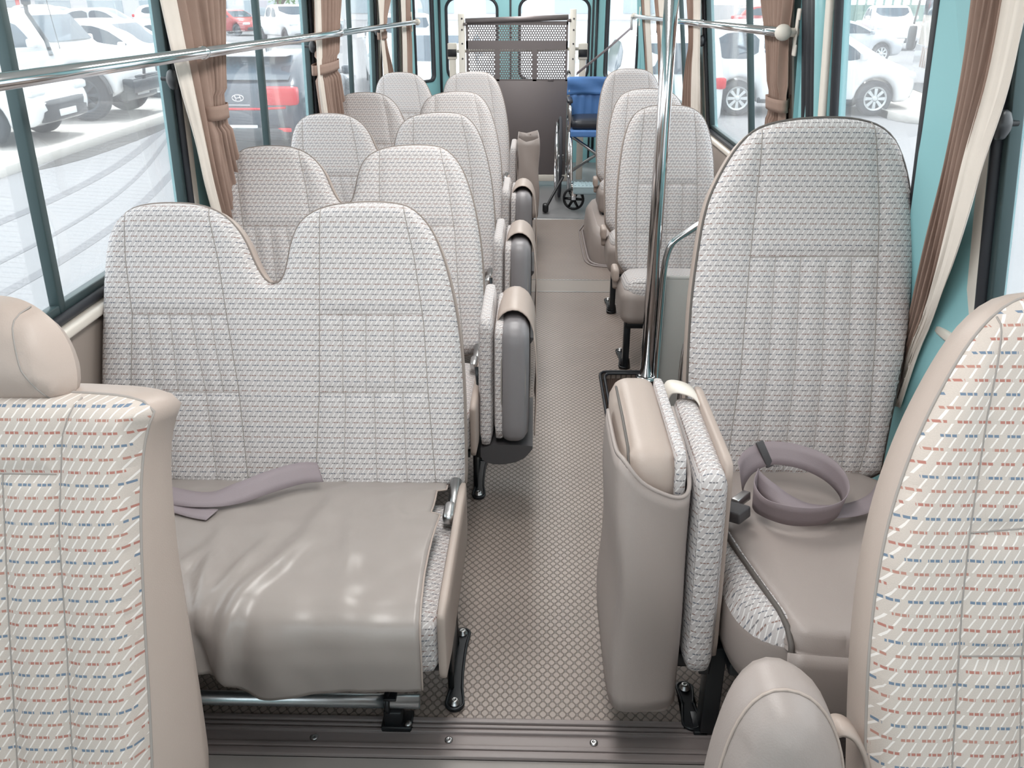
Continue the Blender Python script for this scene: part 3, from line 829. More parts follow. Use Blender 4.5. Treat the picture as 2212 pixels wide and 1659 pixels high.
# leather cover over the middle and right of the cushion
V_OUT = smooth_poly(ccw([(.415, 1.92), (.405, 1.66), (.418, 1.50), (.435, 1.38), (.452, 1.28), (.462, 1.212), (.52, 1.196), (.66, 1.186), (.81, 1.196), (.862, 1.25), (.888, 1.36), (.905, 1.92)]), 1)
mb = MB(); pillow(mb, V_OUT, lambda u, v, h: (u, v, .384 + tilt(u, v) + h), .018, .042, .035, [[(.425, 1.83), (.416, 1.66), (.429, 1.50), (.446, 1.38), (.463, 1.28), (.473, 1.19)]], .002, .004)
part('seat_cover', mb, [M['leather'], M['seam']], t, 'grey leather cover over the middle of the cushion', fix=False)
mb = MB(); shell(mb, V_OUT, lambda u, v, h: (u, v, .385 + tilt(u, v) + h), .015, inset=.004)
fr = resample([(.462, 1.212, .36), (.462, 1.196, .33), (.464, 1.200, .27), (.47, 1.21, .235)], .02)
P = []
for i in range(15):
    x = .462 + i * .0275; ca = min(1, max(0, (x - .80) / .07)); yb = 1.196 - .012 * math.sin(min(1, (x - .462) / .35) * PI) + ca * ca * .05
    P.append([(x, yb + .004, .385), (x, yb - .004, .36), (x, yb - .005, .32), (x, yb, .27), (x, yb + .012, .232)])
mb.grid(P, thick=.004); mb.tube([Vector(p) + Vector((0, -.001, 0)) for p in P[0]], .0035, 6)
part('cover_front', mb, M['leather'], t)
mb = MB(); mb.tube([(p[0] + .006, p[1], z_ + tilt(*p)) for p, z_ in [((.417, 1.80), .414), ((.407, 1.66), .416), ((.420, 1.50), .421), ((.437, 1.38), .423), ((.454, 1.28), .421), ((.460, 1.24), .413), ((.462, 1.212), .394), ((.461, 1.197), .37)]], .0055, 6)
part('cover_piping', mb, M['piping'], t)
mb = MB(); mb.box(.40, .86, 1.33, 1.70, .205, .235, .006); part('seat_frame', mb, M['black_metal'], t)
for lx in (.385, .84):
    mb = MB(); mb.box(lx - .018, lx + .018, 1.37, 1.415, .004, .24, .003); bracket(mb, lx - .03, 1.40, 1.50); mb.box(lx - .03, lx, 1.37, 1.43, .002, .012, .002)
    o = part('leg', mb, M['black_metal'], t); bolts(o, [(lx - .03, 1.50, .010)])

# its seat belt
t = thing('seat_belt', 'purple grey seat belt looped in a coil on the grey leather cushion at front right', 'seat belt', (.6, 1.62, .41))
zc = .418
mb = MB()
loop = [(.505, 1.665, zc + .045), (.487, 1.62, zc + .034), (.500, 1.575, zc + .030), (.545, 1.545, zc + .030), (.60, 1.542, zc + .030), (.65, 1.562, zc + .031), (.680, 1.60, zc + .036), (.690, 1.65, zc + .044), (.672, 1.70, zc + .054), (.63, 1.735, zc + .062), (.58, 1.755, zc + .064), (.54, 1.76, zc + .058), (.50, 1.735, zc + .050), (.478, 1.70, zc + .044), (.470, 1.67, zc + .04)]
wv = [(0, .2, 1)] * 2 + [(-.1, -.25, 1), (0, -.25, 1), (0, -.25, 1), (.1, -.2, 1), (.15, -.1, 1), (.1, .1, 1), (.1, .3, .9), (0, .5, .8), (-.1, .6, .75), (-.2, .6, .75), (-.3, .5, .8), (-.3, .3, .9), (-.2, .2, 1)]
belt_ribbon(mb, loop, wv, .028)
part('webbing', mb, M['belt'], t)
mb = MB(); belt_ribbon(mb, [(.505, 1.665, zc + .045), (.53, 1.64, zc + .03), (.57, 1.615, zc + .016), (.62, 1.60, zc + .008), (.70, 1.61, zc + .006), (.77, 1.655, zc + .004), (.83, 1.74, zc - .004)], [(0, .2, 1), (.1, .5, .8), (.1, .9, .4), (.05, 1, .1), (-.1, 1, .05), (-.3, 1, .05), (-.5, .9, .05)], .024)
part('webbing_tail', mb, M['belt'], t)
mb = MB(); mb.obox((.542, 1.758, zc + .06), (.009, .005, .032), Matrix.Rotation(.15, 3, 'Z') @ Matrix.Rotation(-.5, 3, 'X') @ Matrix.Rotation(-.35, 3, 'Y'), .002); part('slider', mb, M['dark_grey'], t)
mb = MB()
R_ = Matrix.Rotation(-.75, 3, 'Z') @ Matrix.Rotation(-.15, 3, 'Y')
mb.obox((.425, 1.585, zc + .016), (.044, .024, .013), R_, .004)
part('buckle', mb, M['dark_grey'], t)
mb = MB(); mb.obox((.462, 1.622, zc + .022), (.010, .026, .010), R_, .003); part('buckle_tongue', mb, M['steel'], t)

# driver's seat (left) and co-driver's seat (right), both facing the camera
t = thing('driver_seat', 'patterned front seat with beige leather headrest at the lower left edge', 'seat', (-.75, .8, 0))
fn = back_plane(.78, .30, 19)
D_CONT = ccw(smooth_poly([(-.545, -.12), (-.538, .05), (-.536, .203), (-.540, .361), (-.542, .490), (-.539, .590), (-.528, .660), (-.512, .684), (-.545, .700), (-.612, .705), (-.72, .707), (-.90, .705), (-.965, .690), (-.985, .655), (-.99, .45), (-.985, .2), (-.98, -.12)], 2))
D_SEAMS = [[(-.598, .72), (-.622, .652), (-.632, .52), (-.628, .36), (-.626, .1), (-.63, -.13)], [(-.90, .72), (-.885, .55), (-.885, .3), (-.89, -.13)], [(-.705, .60), (-.706, .40), (-.704, .2), (-.70, -.13)], [(-.80, .60), (-.80, -.13)], [(-.632, .60), (-.885, .60)]]
mb = MB(); pillow(mb, D_CONT, lambda u, v, h: fn(u, v, h - .04), .0125, .05, .03, D_SEAMS, .008, .011); part('backrest', mb, [M['fabric_bright'], M['seam']], t, fix=False)
mb = MB(); 
def dshell(u, v, h):
    # the side panel flares outward behind the fabric
    k = min(1, max(0, -h / .13)); s = 1 if u > -.75 else -1
    lo = min(1, max(0, (.62 - v) / .5))
    return fn(u + s * (.010 * math.sin(k * PI) - .014 * k * (1 - lo) + .040 * lo * k), v, h - .04)
shell(mb, D_CONT, dshell, .15, inset=.03); part('back_shell', mb, M['leather_warm'], t, 'warm beige leather side of the backrest', fix=True)
mb = MB(); mb.tube([fn(p.x, p.y, -.040) for p in resample(D_CONT, .02, True)], .0025, 6, True, False); part('piping', mb, M['seam'], t)
h_c = fn(-.755, .765, -.055)
HR = ccw(smooth_poly([(-0.646, .688), (-0.626, .700), (-0.623, .735), (-0.634, .775), (-0.655, .806), (-0.690, .831), (-0.730, .838), (-0.820, .838), (-0.861, .831), (-0.895, .806), (-0.916, .775), (-0.927, .735), (-0.924, .700), (-0.904, .688)], 2))
mb = MB(); hs = [[(-.672, .85), (-.685, .80), (-.672, .74), (-.636, .68)], [(-.878, .85), (-.865, .80), (-.878, .74), (-.914, .68)]]
pillow(mb, HR, lambda u, v, h: fn(u, v, h - .045), .012, .055, .055, hs, .003, .005)
pillow(mb, HR, lambda u, v, h: fn(u, v, -.045 - h), .016, .05, .05)
o = part('headrest', mb, [M['leather_warm'], M['seam']], t, 'smooth beige leather headrest', fix=False)
mb = MB()
for sx in (-.07, .07): mb.cyl((h_c[0] + sx, h_c[1], h_c[2] - .05), fn(-.735 + sx, .64, -.06), .006)
part('headrest_posts', mb, M['steel'], t)
mb = MB(); mb.rbox((-.76, .56, .27), (.24, .27, .07), .05, 10, (0, 0, .02)); part('cushion', mb, M['fabric_bright'], t, weld=.0003)
mb = MB(); mb.box(-.95, -.57, .35, .80, -.006, .20, .02); part('pedestal', mb, M['dark_grey'], t)

GDX = .020
t = thing('codriver_seat', 'large patterned front seat with leather edge cut off by the right side of the photo', 'seat', (.66, .82, 0))
fn = back_plane(.80, .55, 23.7, GDX)
G_CONT = ccw(smooth_poly([(.423, -.42), (.421, -.1), (.421, .015), (.423, .127), (.430, .216), (.443, .299), (.462, .370), (.493, .452), (.543, .546), (.588, .596), (.63, .612), (.70, .614), (.76, .600), (.815, .545), (.85, .45), (.865, .37), (.88, .2), (.88, -.1), (.88, -.42)], 2))
G_SEAMS = [[(.583, .62), (.553, .453), (.534, .306), (.526, .218), (.517, .017), (.515, -.44)], [(.74, .62), (.755, .45), (.768, .306), (.78, .1), (.785, -.44)], [(.534, .306), (.768, .330)], [(.528, .15), (.775, .155)],
           [(.612, .32), (.602, .15), (.598, -.44)], [(.69, .322), (.692, .15), (.695, -.44)]]
mb = MB(); pillow(mb, G_CONT, lambda u, v, h: fn(u, v, h - .03), .0125, .04, .035, G_SEAMS, .007, .010); part('backrest', mb, [M['fabric_bright'], M['seam']], t, fix=False)
mb = MB(); shell(mb, G_CONT, lambda u, v, h: fn(u - (.003 * math.sin(min(1, -h / .08) * PI) if u < .65 else -.01 * math.sin(min(1, -h / .08) * PI)), v + .004 * math.sin(min(1, -h / .08) * PI), h - .03), .09, inset=.03); part('back_shell', mb, M['leather_warm'], t, 'warm beige leather edge of the backrest')
mb = MB(); mb.tube([fn(p.x, p.y, -.03) for p in resample(G_CONT, .02, True)], .0026, 6, True, False); part('piping', mb, M['seam'], t)
mb = MB(); mb.rbox((.65, .55, .30), (.225, .27, .08), .05, 10, (0, 0, .02)); part('cushion', mb, M['fabric_bright'], t, weld=.0003)
mb = MB(); mb.box(.48, .82, .35, .80, -.006, .23, .02); part('pedestal', mb, M['dark_grey'], t)

# ---------------------------------------------------------------- folding jump seats on the aisle
def qmap(y0, y1, z0, z1, lean_top=0.0, lean_bot=0.0):
    """block whose front leans back toward the top"""
    return lambda x, y, z: (x, y + lean_top * (z - z0) / (z1 - z0) * (1 - (y - y0) / (y1 - y0)), z)

def jump_left(label):
    t = thing('folding_jump_seat', label, 'jump seat', (-.07, 2.14, 0), 'folded jump seats along the left of the aisle')
    f = qmap(2.20, 2.62, .25, .60, .05)
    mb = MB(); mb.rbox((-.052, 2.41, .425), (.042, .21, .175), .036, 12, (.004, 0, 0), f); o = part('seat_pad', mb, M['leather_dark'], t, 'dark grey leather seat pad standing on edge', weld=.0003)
    mb = MB()
    for x in (-.088, -.020): mb.tube([f(x + .0, 2.213 + .006 * abs(k - 6) ** 2 / 9, .27 + k * .0275) for k in range(12)], .0022, 5)
    part('pad_piping', mb, M['seam'], o)
    mb = MB(); mb.rbox((-.094, 2.41, .425), (.016, .195, .165), .014, 10, (.003, 0, 0), f); part('pad_facing', mb, M['fabric'], t, 'patterned fabric face of the seat pad', weld=.0003)
    mb = MB(); mb.rbox((-.134, 2.42, .425), (.020, .20, .19), .018, 12, (.006, 0, 0), f); part('back_pad', mb, M['fabric'], t, 'patterned fabric back pad', weld=.0003)
    # loose leather cover arching over the pad and hanging on the aisle side
    sec = [(-.112, .535), (-.106, .575), (-.092, .605), (-.066, .622), (-.036, .620), (-.012, .598), (.002, .56), (.009, .50), (.012, .42), (.012, .34), (.010, .27)]
    sec = [(p.x, p.y) for p in resample([(a, b, 0) for a, b in sec], .016)]
    P = []; n = len(sec)
    for i in range(15):
        w = i / 14; row = []
        for j, (x, z) in enumerate(sec):
            s = j / (n - 1); hang = max(0, (s - .42) / .58)
            y0 = 2.305 - .075 * hang ** .6 + .035 * min(1, (1 - s)); y1 = 2.60
            row.append((x + .003 * math.sin(w * 7 + s * 4) * hang, y0 + (y1 - y0) * w, z - .012 * w + .004 * math.sin(w * 5)))
        P.append(row)
    mb = MB(); mb.grid(P, thick=.003); part('leather_cover', mb, M['leather_warm'], t, 'loose warm beige leather cover arching over the pad')
    mb = MB()
    br = [(2.235, .20), (2.26, .175), (2.50, .165), (2.56, .20), (2.56, .245), (2.22, .245)]
    mb.prism(smooth_poly([(-.15, .24), (-.15, .185), (-.10, .17), (-.03, .185), (.004, .225), (.004, .24)], 1), lambda u, v, d: (u, d, v), 2.225, 2.56)
    part('hinge_bracket', mb, M['dark_grey'], t)
    mb = MB(); mb.tube([(-.155, 2.32, .20), (-.155, 2.32, .40), (-.16, 2.34, .44)], .012, 8); mb.box(-.168, -.146, 2.27, 2.40, .17, .26, .004); part('hinge_arm', mb, M['black_metal'], t)
    return t
LJ = ['folded aisle jump seat with arched leather cover, nearest on the left',
      'folded aisle jump seat with arched leather cover, second on the left',
      'folded aisle jump seat with arched leather cover, third on the left']
j0 = jump_left(LJ[0])
for i in (1, 2): copy_thing(j0, (-.07, 2.14 + .878 * i, 0), LJ[i])
# the rearmost one is wrapped in a loose box-like cover
dy = 5.17 - 2.128
t = thing('folding_jump_seat', 'folded jump seat wrapped in a crumpled leather cover, rearmost on the aisle', 'jump seat', (-.07, 2.14 + dy, 0), 'folded jump seats along the left of the aisle')
mb = MB(); P = []
ring = [(-.10, 0), (-.09, -.012), (-.05, -.02), (-.01, -.016), (.022, -.004), (.026, .05), (.024, .30), (.02, .36), (-.05, .37), (-.10, .35)]
for j in range(14):
    z = .20 + .46 * j / 13
    P.append([(x + .004 * math.sin(j * .8 + i), 2.19 + dy + y + (.03 * j / 13 if y < .1 else 0) + .006 * math.sin(j * .9 + i * 1.7), z + (.012 * math.sin(i * 2.1) if j == 13 else 0)) for i, (x, y) in enumerate(ring + ring[:1])])
mb.grid(P, thick=.004); part('leather_cover', mb, M['leather'], t, 'crumpled grey leather cover open at the top')
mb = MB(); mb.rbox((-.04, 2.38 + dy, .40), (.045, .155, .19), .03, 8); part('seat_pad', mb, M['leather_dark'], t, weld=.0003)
mb = MB(); mb.rbox((-.128, 2.40 + dy, .43), (.020, .19, .185), .018, 10, (.004, 0, 0)); part('back_pad', mb, M['fabric'], t, weld=.0003)
mb = MB(); mb.box(-.15, .0, 2.24 + dy, 2.54 + dy, .165, .21, .01); part('hinge_bracket', mb, M['dark_grey'], t)

# jump seat folded beside the high-backed seat
t = thing('folding_jump_seat', 'folded jump seat in grey leather pocket cover beside the high-backed seat', 'jump seat', (.25, 1.4, 0))
f = qmap(1.28, 1.74, .17, .68, .06)
mb = MB(); mb.rbox((.222, 1.53, .425), (.052, .215, .262), .040, 14, (.004, 0, 0), f); o = part('seat_pad', mb, M['leather_warm'], t, 'warm beige leather seat pad standing on edge', weld=.0003)
mb = MB(); mb.tube([f(.180, y, z) for y, z in ((1.318, .45), (1.312, .60), (1.325, .655), (1.36, .683), (1.5, .688), (1.66, .686))], .0028, 6); part('pad_piping', mb, M['piping'], o)
mb = MB(); mb.rbox((.276, 1.525, .435), (.013, .205, .250), .012, 12, (.004, 0, 0), f); part('pad_facing', mb, M['fabric'], t, 'patterned fabric face of the seat pad', weld=.0003)
# pocket cover drawn over the lower half
P = []
ring = catmull([(.160, 1.60, 0), (.160, 1.45, 0), (.162, 1.34, 0), (.172, 1.295, 0), (.20, 1.283, 0), (.25, 1.286, 0), (.284, 1.300, 0), (.293, 1.34, 0), (.294, 1.45, 0), (.294, 1.60, 0)], 5)
for j in range(20):
    k = j / 19; row = []
    for i, p in enumerate(ring):
        s = i / (len(ring) - 1)
        top = .665 - .05 * math.exp(-((s - .62) / .2) ** 2) + .02 * math.exp(-((s - .3) / .12) ** 2) - .03 * max(0, .3 - s)
        z = .160 + (top - .160) * k
        sag = .006 * math.sin(k * 9 + s * 6) * math.sin(s * PI) + .012 * math.sin(k * PI) * math.exp(-((s - .45) / .25) ** 2)
        row.append(f(p.x - (.004 * math.sin(k * PI * 3)) * (1 if s < .35 else 0), p.y - sag, z))
    P.append(row)
mb = MB(); mb.grid(P, thick=.0035); o = part('pocket_cover', mb, M['leather'], t, 'grey leather pocket cover over the lower part')
mb = MB(); mb.tube(P[-1], .0045, 6); mb.tube([p for p in [r[13] for r in P]], .0018, 5); part('hem', mb, M['leather'], o)
# flat bottom of the cover
mb = MB(); mb.rbox((.227, 1.48, .165), (.062, .19, .03), .028, 10, fn=f); part('cover_base', mb, M['leather'], t, weld=.0003)
mb = MB(); mb.rbox((.334, 1.50, .44), (.030, .20, .215), .026, 14, (.006, 0, 0), f); o = part('back_pad', mb, M['fabric'], t, 'patterned fabric back pad', weld=.0003)
mb = MB(); mb.rbox((.366, 1.53, .455), (.011, .20, .21), .010, 12, fn=f); part('back_pad_rear', mb, M['leather_warm'], o, 'warm beige leather rear of the back pad', weld=.0003)
arch = catmull([(.29, 1.72, .64), (.30, 1.715, .668), (.325, 1.70, .675), (.352, 1.69, .665), (.368, 1.67, .64)], 5)
mb = MB(); mb.grid([[p + Vector((0, -.035, 0)), p + Vector((0, .0, .002)), p + Vector((0, .03, 0))] for p in arch], thick=.004); part('strap', mb, M['cream'], t)
mb = MB(); mb.box(.27, .365, 1.37, 1.64, .19, .225, .006); mb.box(.345, .367, 1.35, 1.395, .19, .33, .003); part('hinge_bracket', mb, M['black_metal'], t)

# rounded leather pad of the jump seat beside the co-driver's seat
t = thing('folding_jump_seat', 'rounded grey leather pad standing at the bottom edge beside the co-driver seat', 'jump seat', (.31, .72, 0))
def pad(x, y, z):
    k = max(0, min(1, (z - .25) / .52))
    return (x + (.012 * (z - .5)), y + .10 * (z - .5), z)
PAD = smooth_poly(ccw([(.205, .15), (.207, .40), (.212, .55), (.222, .66), (.240, .735), (.268, .775), (.303, .780), (.338, .760), (.366, .712), (.382, .64), (.391, .54), (.396, .40), (.396, .15)]), 2)
pfn = lambda u, v, h: (u + .012, .80 + .15 * (v - .77) - h, v - .085)
mb = MB(); pillow(mb, PAD, lambda u, v, h: pfn(u, v, h + .01), .012, .05, .07); shell(mb, PAD, lambda u, v, h: pfn(u, v, h + .01), .07, inset=.02); part('seat_pad', mb, M['leather'], t, fix=False)
mb = MB(); mb.tube([pfn(p.x, p.y, .012) for p in resample(PAD, .015, True)], .0022, 6, True, False); part('pad_piping', mb, M['leather_warm'], t)
arch = catmull([(.385, .85, .53), (.392, .85, .565), (.407, .845, .583), (.428, .84, .572), (.446, .83, .53), (.452, .82, .45), (.452, .82, .33)], 6)
mb = MB(); mb.grid([[p + Vector((-.0, -.018, 0)), p + Vector((0, .0, .003)), p + Vector((0, .018, 0))] for p in arch], thick=.006); part('strap', mb, M['leather_warm'], t, 'warm beige leather strap arching behind the pad')
mb = MB(); mb.box(.25, .40, .72, .80, .05, .17, .008); mb.box(.29, .33, .74, .78, -.006, .06, .004); part('hinge_bracket', mb, M['black_metal'], t)

# ================================================================ RAILS, POLE, PARTITION, WHEEL ARCH
def rail(name, label, pts, rings, end, r=.0155):
    t = thing(name, label, 'handrail', pts[0])
    mb = MB(); mb.tube(pts, r, 14); part('tube', mb, M['chrome'], t)
    a, b = Vector(pts[0]), Vector(pts[-1])
    for y in rings:
        p = a.lerp(b, (y - a.y) / (b.y - a.y)); mb = MB(); mb.lathe([(r, -.012), (r + .003, -.009), (r + .003, .009), (r, .012)], p, b - a, 16); part('joint_ring', mb, M['chrome'], t)
    for p, sx in end:
        p = Vector(p); mb = MB()
        mb.lathe([(.008, -.026), (.02, -.022), (.026, -.008), (.026, .008), (.02, .022), (.008, .026)], p, (0, 1, 0), 18)
        mb.tube([p, p + Vector((sx * .05, .004, 0))], .014, 10)
        for dz in (-.055, .055): mb.box(p.x + sx * .045 - .004, p.x + sx * .045 + .004, p.y - .014, p.y + .018, p.z + dz - .018, p.z + dz + .018, .003)
        mb.box(p.x + sx * .043 - .003, p.x + sx * .043 + .003, p.y - .010, p.y + .014, p.z - .07, p.z + .07, .002)
        part('wall_bracket', mb, M['cream'], t)
    return t
rail('window_handrail', 'long chrome handrail along the left windows', [(-.95, .45, 1.320), (-.95, 7.42, 1.250)], (2.60, 4.473), [((-.95, 7.42, 1.250), -1)])
rail('window_handrail', 'chrome handrail along the right windows behind the vertical pole', [(.815, 3.07, 1.336), (.815, 7.75, 1.285)], (4.6,), [((.815, 3.07, 1.336), 1), ((.815, 7.75, 1.285), 1)])

mb = MB(); mb.tube([(.473, 3.262, -.02), (.470, 3.262, 1.0), (.470, 3.262, 1.95)], .026, 20)
t = thing('grab_pole', 'vertical chrome pole at the edge of the stepwell in front of the partition', 'pole', (.472, 3.262, 0))
part('tube', mb, M['chrome'], t)
mb = MB(); mb.lathe([(.045, 0), (.045, .004), (.032, .012), (.024, .014)], (.473, 3.262, .0), (0, 0, 1), 20); part('base_flange', mb, M['chrome'], t)
t = thing('step_partition', 'low beige partition panel beside the chrome pole behind the stepwell', 'partition', (.72, 3.29, -.29))
mb = MB(); mb.box(.50, .955, 3.278, 3.296, -.29, .425, .006); part('panel', mb, M['panel_grey'], t)
mb = MB(); mb.tube([(.50, 3.287, -.28), (.50, 3.287, .41), (.515, 3.287, .425), (.95, 3.287, .425)], .010, 8); part('edge_trim', mb, M['panel_grey'], t)
hp = catmull([(.512, 3.262, -.28), (.512, 3.26, .0), (.511, 3.255, .36), (.512, 3.25, .47), (.520, 3.25, .535), (.540, 3.25, .58), (.60, 3.25, .627), (.67, 3.25, .674), (.75, 3.25, .722), (.84, 3.25, .76), (.93, 3.25, .775)], 5)
mb = MB(); mb.tube(hp, .0135, 12); o = part('handrail', mb, M['chrome'], t, 'bent chrome handrail over the panel')
t = thing('step_grab_rail', 'short chrome grab rail behind the left edge of the high-backed seat', 'handrail', (.421, 2.19, 0))
mb = MB(); mb.tube(catmull([(.421, 2.19, .0), (.421, 2.19, .3), (.421, 2.19, .55), (.45, 2.2, .62), (.52, 2.22, .65), (.62, 2.25, .65), (.66, 2.26, .60), (.66, 2.26, .0)], 5), .0125, 12); part('tube', mb, M['chrome'], t)

t = thing('wheel_arch_cover', 'low grey wheel arch box on the floor under the rear right seat', 'wheel arch', (.65, 5.45, 0))
ar = smooth_poly([(.945, 4.86), (.42, 4.86), (.345, 4.93), (.335, 5.1), (.335, 6.0), (.945, 6.0)], 2)
mb = MB(); P = [[(p[0] - (.0 if k else .0), p[1], z) for k, z in enumerate((0, .10, .16, .185, .195))] for p in ar]
P = [[Vector(q) + (Vector((.65, 5.45, 0)) - Vector((q[0], q[1], 0))) * w for q, w in zip(r_, (0, .01, .03, .07, .14))] for r_ in P]
mb.grid(P, closed_u=True); mb.add([r_[-1] for r_ in P], [tuple(range(len(P)))]); part('cover', mb, M['leather'], t)
mb = MB(); mb.tube([(.65 + (p[0] - .65) * (1.03 if p[0] < .65 else 1.0), 5.45 + (p[1] - 5.45) * 1.02, .004) for p in ar], .008, 6, True, False); mb.tube([(.65 + (p[0] - .65) * (1.10 if p[0] < .65 else 1.0), 5.45 + (p[1] - 5.45) * 1.05, .003) for p in ar], .006, 6, True, False)
part('floor_trim', mb, M['trim_dark'], t)

t = thing('floor_tube', 'galvanised steel tube lying above the floor under the front left bench', 'tube', (-.6, 1.385, 0))
mb = MB()
n_ = 18; ax = []
for rr_, x0, x1 in ((.0155, -.95, -.235), (.0125, -.235, -.95)):
    ax += [(rr_, x0 + .6), (rr_, x1 + .6)]
mb.lathe(ax, (-.6, 1.392, .062), (1, 0, 0), 20, caps=False); part('tube', mb, M['galv'], t)
for bx in (-.29, -.92):
    mb = MB(); mb.box(bx - .028, bx + .038, 1.366, 1.418, -.003, .012, .003); mb.box(bx - .022, bx + .018, 1.372, 1.412, .008, .048, .004); mb.tube([(bx - .012, 1.392 + .022 * math.cos(a), .062 + .022 * math.sin(a)) for a in [PI * 2 * k / 16 for k in range(16)]], .006, 6, True, False); mb.box(bx - .02, bx + .008, 1.372, 1.412, .079, .086, .002)
    o = part('clamp', mb, M['black'], t); mb = MB(); mb.lathe([(.008, 0), (.008, .004), (.003, .006)], (bx + .030, 1.376, .012), (0, 0, 1), 12); part('bolt', mb, M['steel'], o)

# ================================================================ LIFT PLATFORM, WHEELCHAIR
def perforated(mb, x0, x1, z0, z1, pitch, r, y, th=.003):
    """thin plate with staggered round holes"""
    nz = max(1, round((z1 - z0) / (pitch * .87))); dz = (z1 - z0) / nz; nx = max(1, round((x1 - x0) / pitch)); dx = (x1 - x0) / nx
    for j in range(nz):
        off = .5 if j % 2 else 0
        for i in range(nx + (1 if off else 0)):
            a = x0 + (i - off) * dx; b = a + dx; full = a >= x0 - 1e-6 and b <= x1 + 1e-6
            a, b = max(a, x0), min(b, x1); c, d = z0 + j * dz, z0 + (j + 1) * dz; cx, cz = (a + b) / 2, (c + d) / 2
            if not full: mb.add([(a, y, c), (b, y, c), (b, y, d), (a, y, d)], [(0, 1, 2, 3)]); continue
            out = [(b, cz), (b, d), (cx, d), (a, d), (a, cz), (a, c), (cx, c), (b, c)]
            inn = [(cx + r * math.cos(k * PI / 4), cz + r * math.sin(k * PI / 4)) for k in range(8)]
            V = [(p[0], y, p[1]) for p in out] + [(p[0], y, p[1]) for p in inn] + [(p[0], y + th, p[1]) for p in inn]
            mb.add(V, [(k, (k + 1) % 8, 8 + (k + 1) % 8, 8 + k) for k in range(8)] + [(8 + k, 8 + (k + 1) % 8, 16 + (k + 1) % 8, 16 + k) for k in range(8)])

LY = 7.2
t = thing('wheelchair_lift', 'tall folded wheelchair lift platform with perforated upper half at the rear doors', 'lift', (-.15, LY, 0))
for x, z1 in ((-.578, 1.315), (.288, 1.348)):
    mb = MB(); mb.box(x - .024, x + .024, LY - .02, LY + .03, .04, z1, .004); o = part('post', mb, M['lift_cream'], t, 'cream upright post with bolt holes')
    for z in (1.28, 1.20, 1.10, .99):
        b = MB(); b.lathe([(.007, 0), (.007, .003), (.003, .0035)], (x + .006, LY - .02, z), (0, -1, 0), 10); part('bolt', b, M['dark_grey'], o)
mb = MB(); mb.flat = True
xs = (-.545, .252)
perforated(mb, -.53, .24, 1.12, 1.235, .0195, .0068, LY)
for a, b in ((-.53, -.315), (-.285, -.02), (.01, .24)): perforated(mb, a, b, .835, 1.06, .0195, .0068, LY)
for a, b, c, d in ((xs[0], xs[1], 1.235, 1.262), (xs[0], xs[1], 1.06, 1.12), (xs[0], -.53, .82, 1.26), (.24, xs[1], .82, 1.26), (-.315, -.285, .82, 1.06), (-.02, .01, .82, 1.06), (xs[0], xs[1], .815, .835)):
    mb.box(a, b, LY, LY + .004, c, d)
part('perforated_plate', mb, M['lift_grey'], t, 'taupe plate with rows of round holes', fix=False)
mb = MB(); mb.tube([(xs[0], LY - .012, 1.262), (xs[1], LY - .012, 1.290)], .020, 12)
for x, z in ((xs[0] - .004, 1.240), (xs[1] + .002, 1.268)): mb.cyl((x - .012, LY - .022, z), (x + .018, LY - .022, z), .011)
part('roller', mb, M['lift_grey'], t)
mb = MB(); mb.box(xs[0] - .005, xs[1] + .005, LY - .006, LY + .012, .085, .822, .002); mb.box(.10, .145, LY - .012, LY, .825, .84, .003); part('platform', mb, M['lift_grey'], t, 'solid taupe lower platform plate')
mb = MB(); mb.box(xs[0] - .06, xs[1] + .07, LY - .01, LY + .05, .035, .088, .004); part('base_beam', mb, M['lift_cream'], t)
for x in (-.66, .375):
    mb = MB(); mb.box(x - .036, x + .036, LY + .05, LY + .11, .98, 1.10, .006); mb.box(x - .026, x + .026, LY + .06, LY + .10, .035, .985, .004); o = part('side_column', mb, M['lift_cream'], t)
    mb = MB(); mb.box(x - .034, x + .034, LY + .042, LY + .052, 1.00, 1.055, .002); part('column_window', mb, M['black'], o)
mb = MB(); mb.tube([(-.62, LY + .06, 1.04), (.34, LY + .06, 1.06)], .012, 8); part('cross_bar', mb, M['lift_cream'], t)
t = thing('tie_strap', 'grey strap running down from the right handrail end to the wheelchair', 'strap', (.55, 7.4, 1.0))
mb = MB(); a, b = Vector((.795, 7.72, 1.20)), Vector((.318, 7.00, .895)); mid = (a + b) / 2 + Vector((0, 0, -.006)); belt_ribbon(mb, [a, mid, b], [(.1, 0, 1)] * 3, .011, .003); part('webbing', mb, M['belt'], t)
mb = MB(); mb.obox(a + Vector((0, 0, .03)), (.012, .006, .05), 0, .003); part('anchor', mb, M['steel'], t)

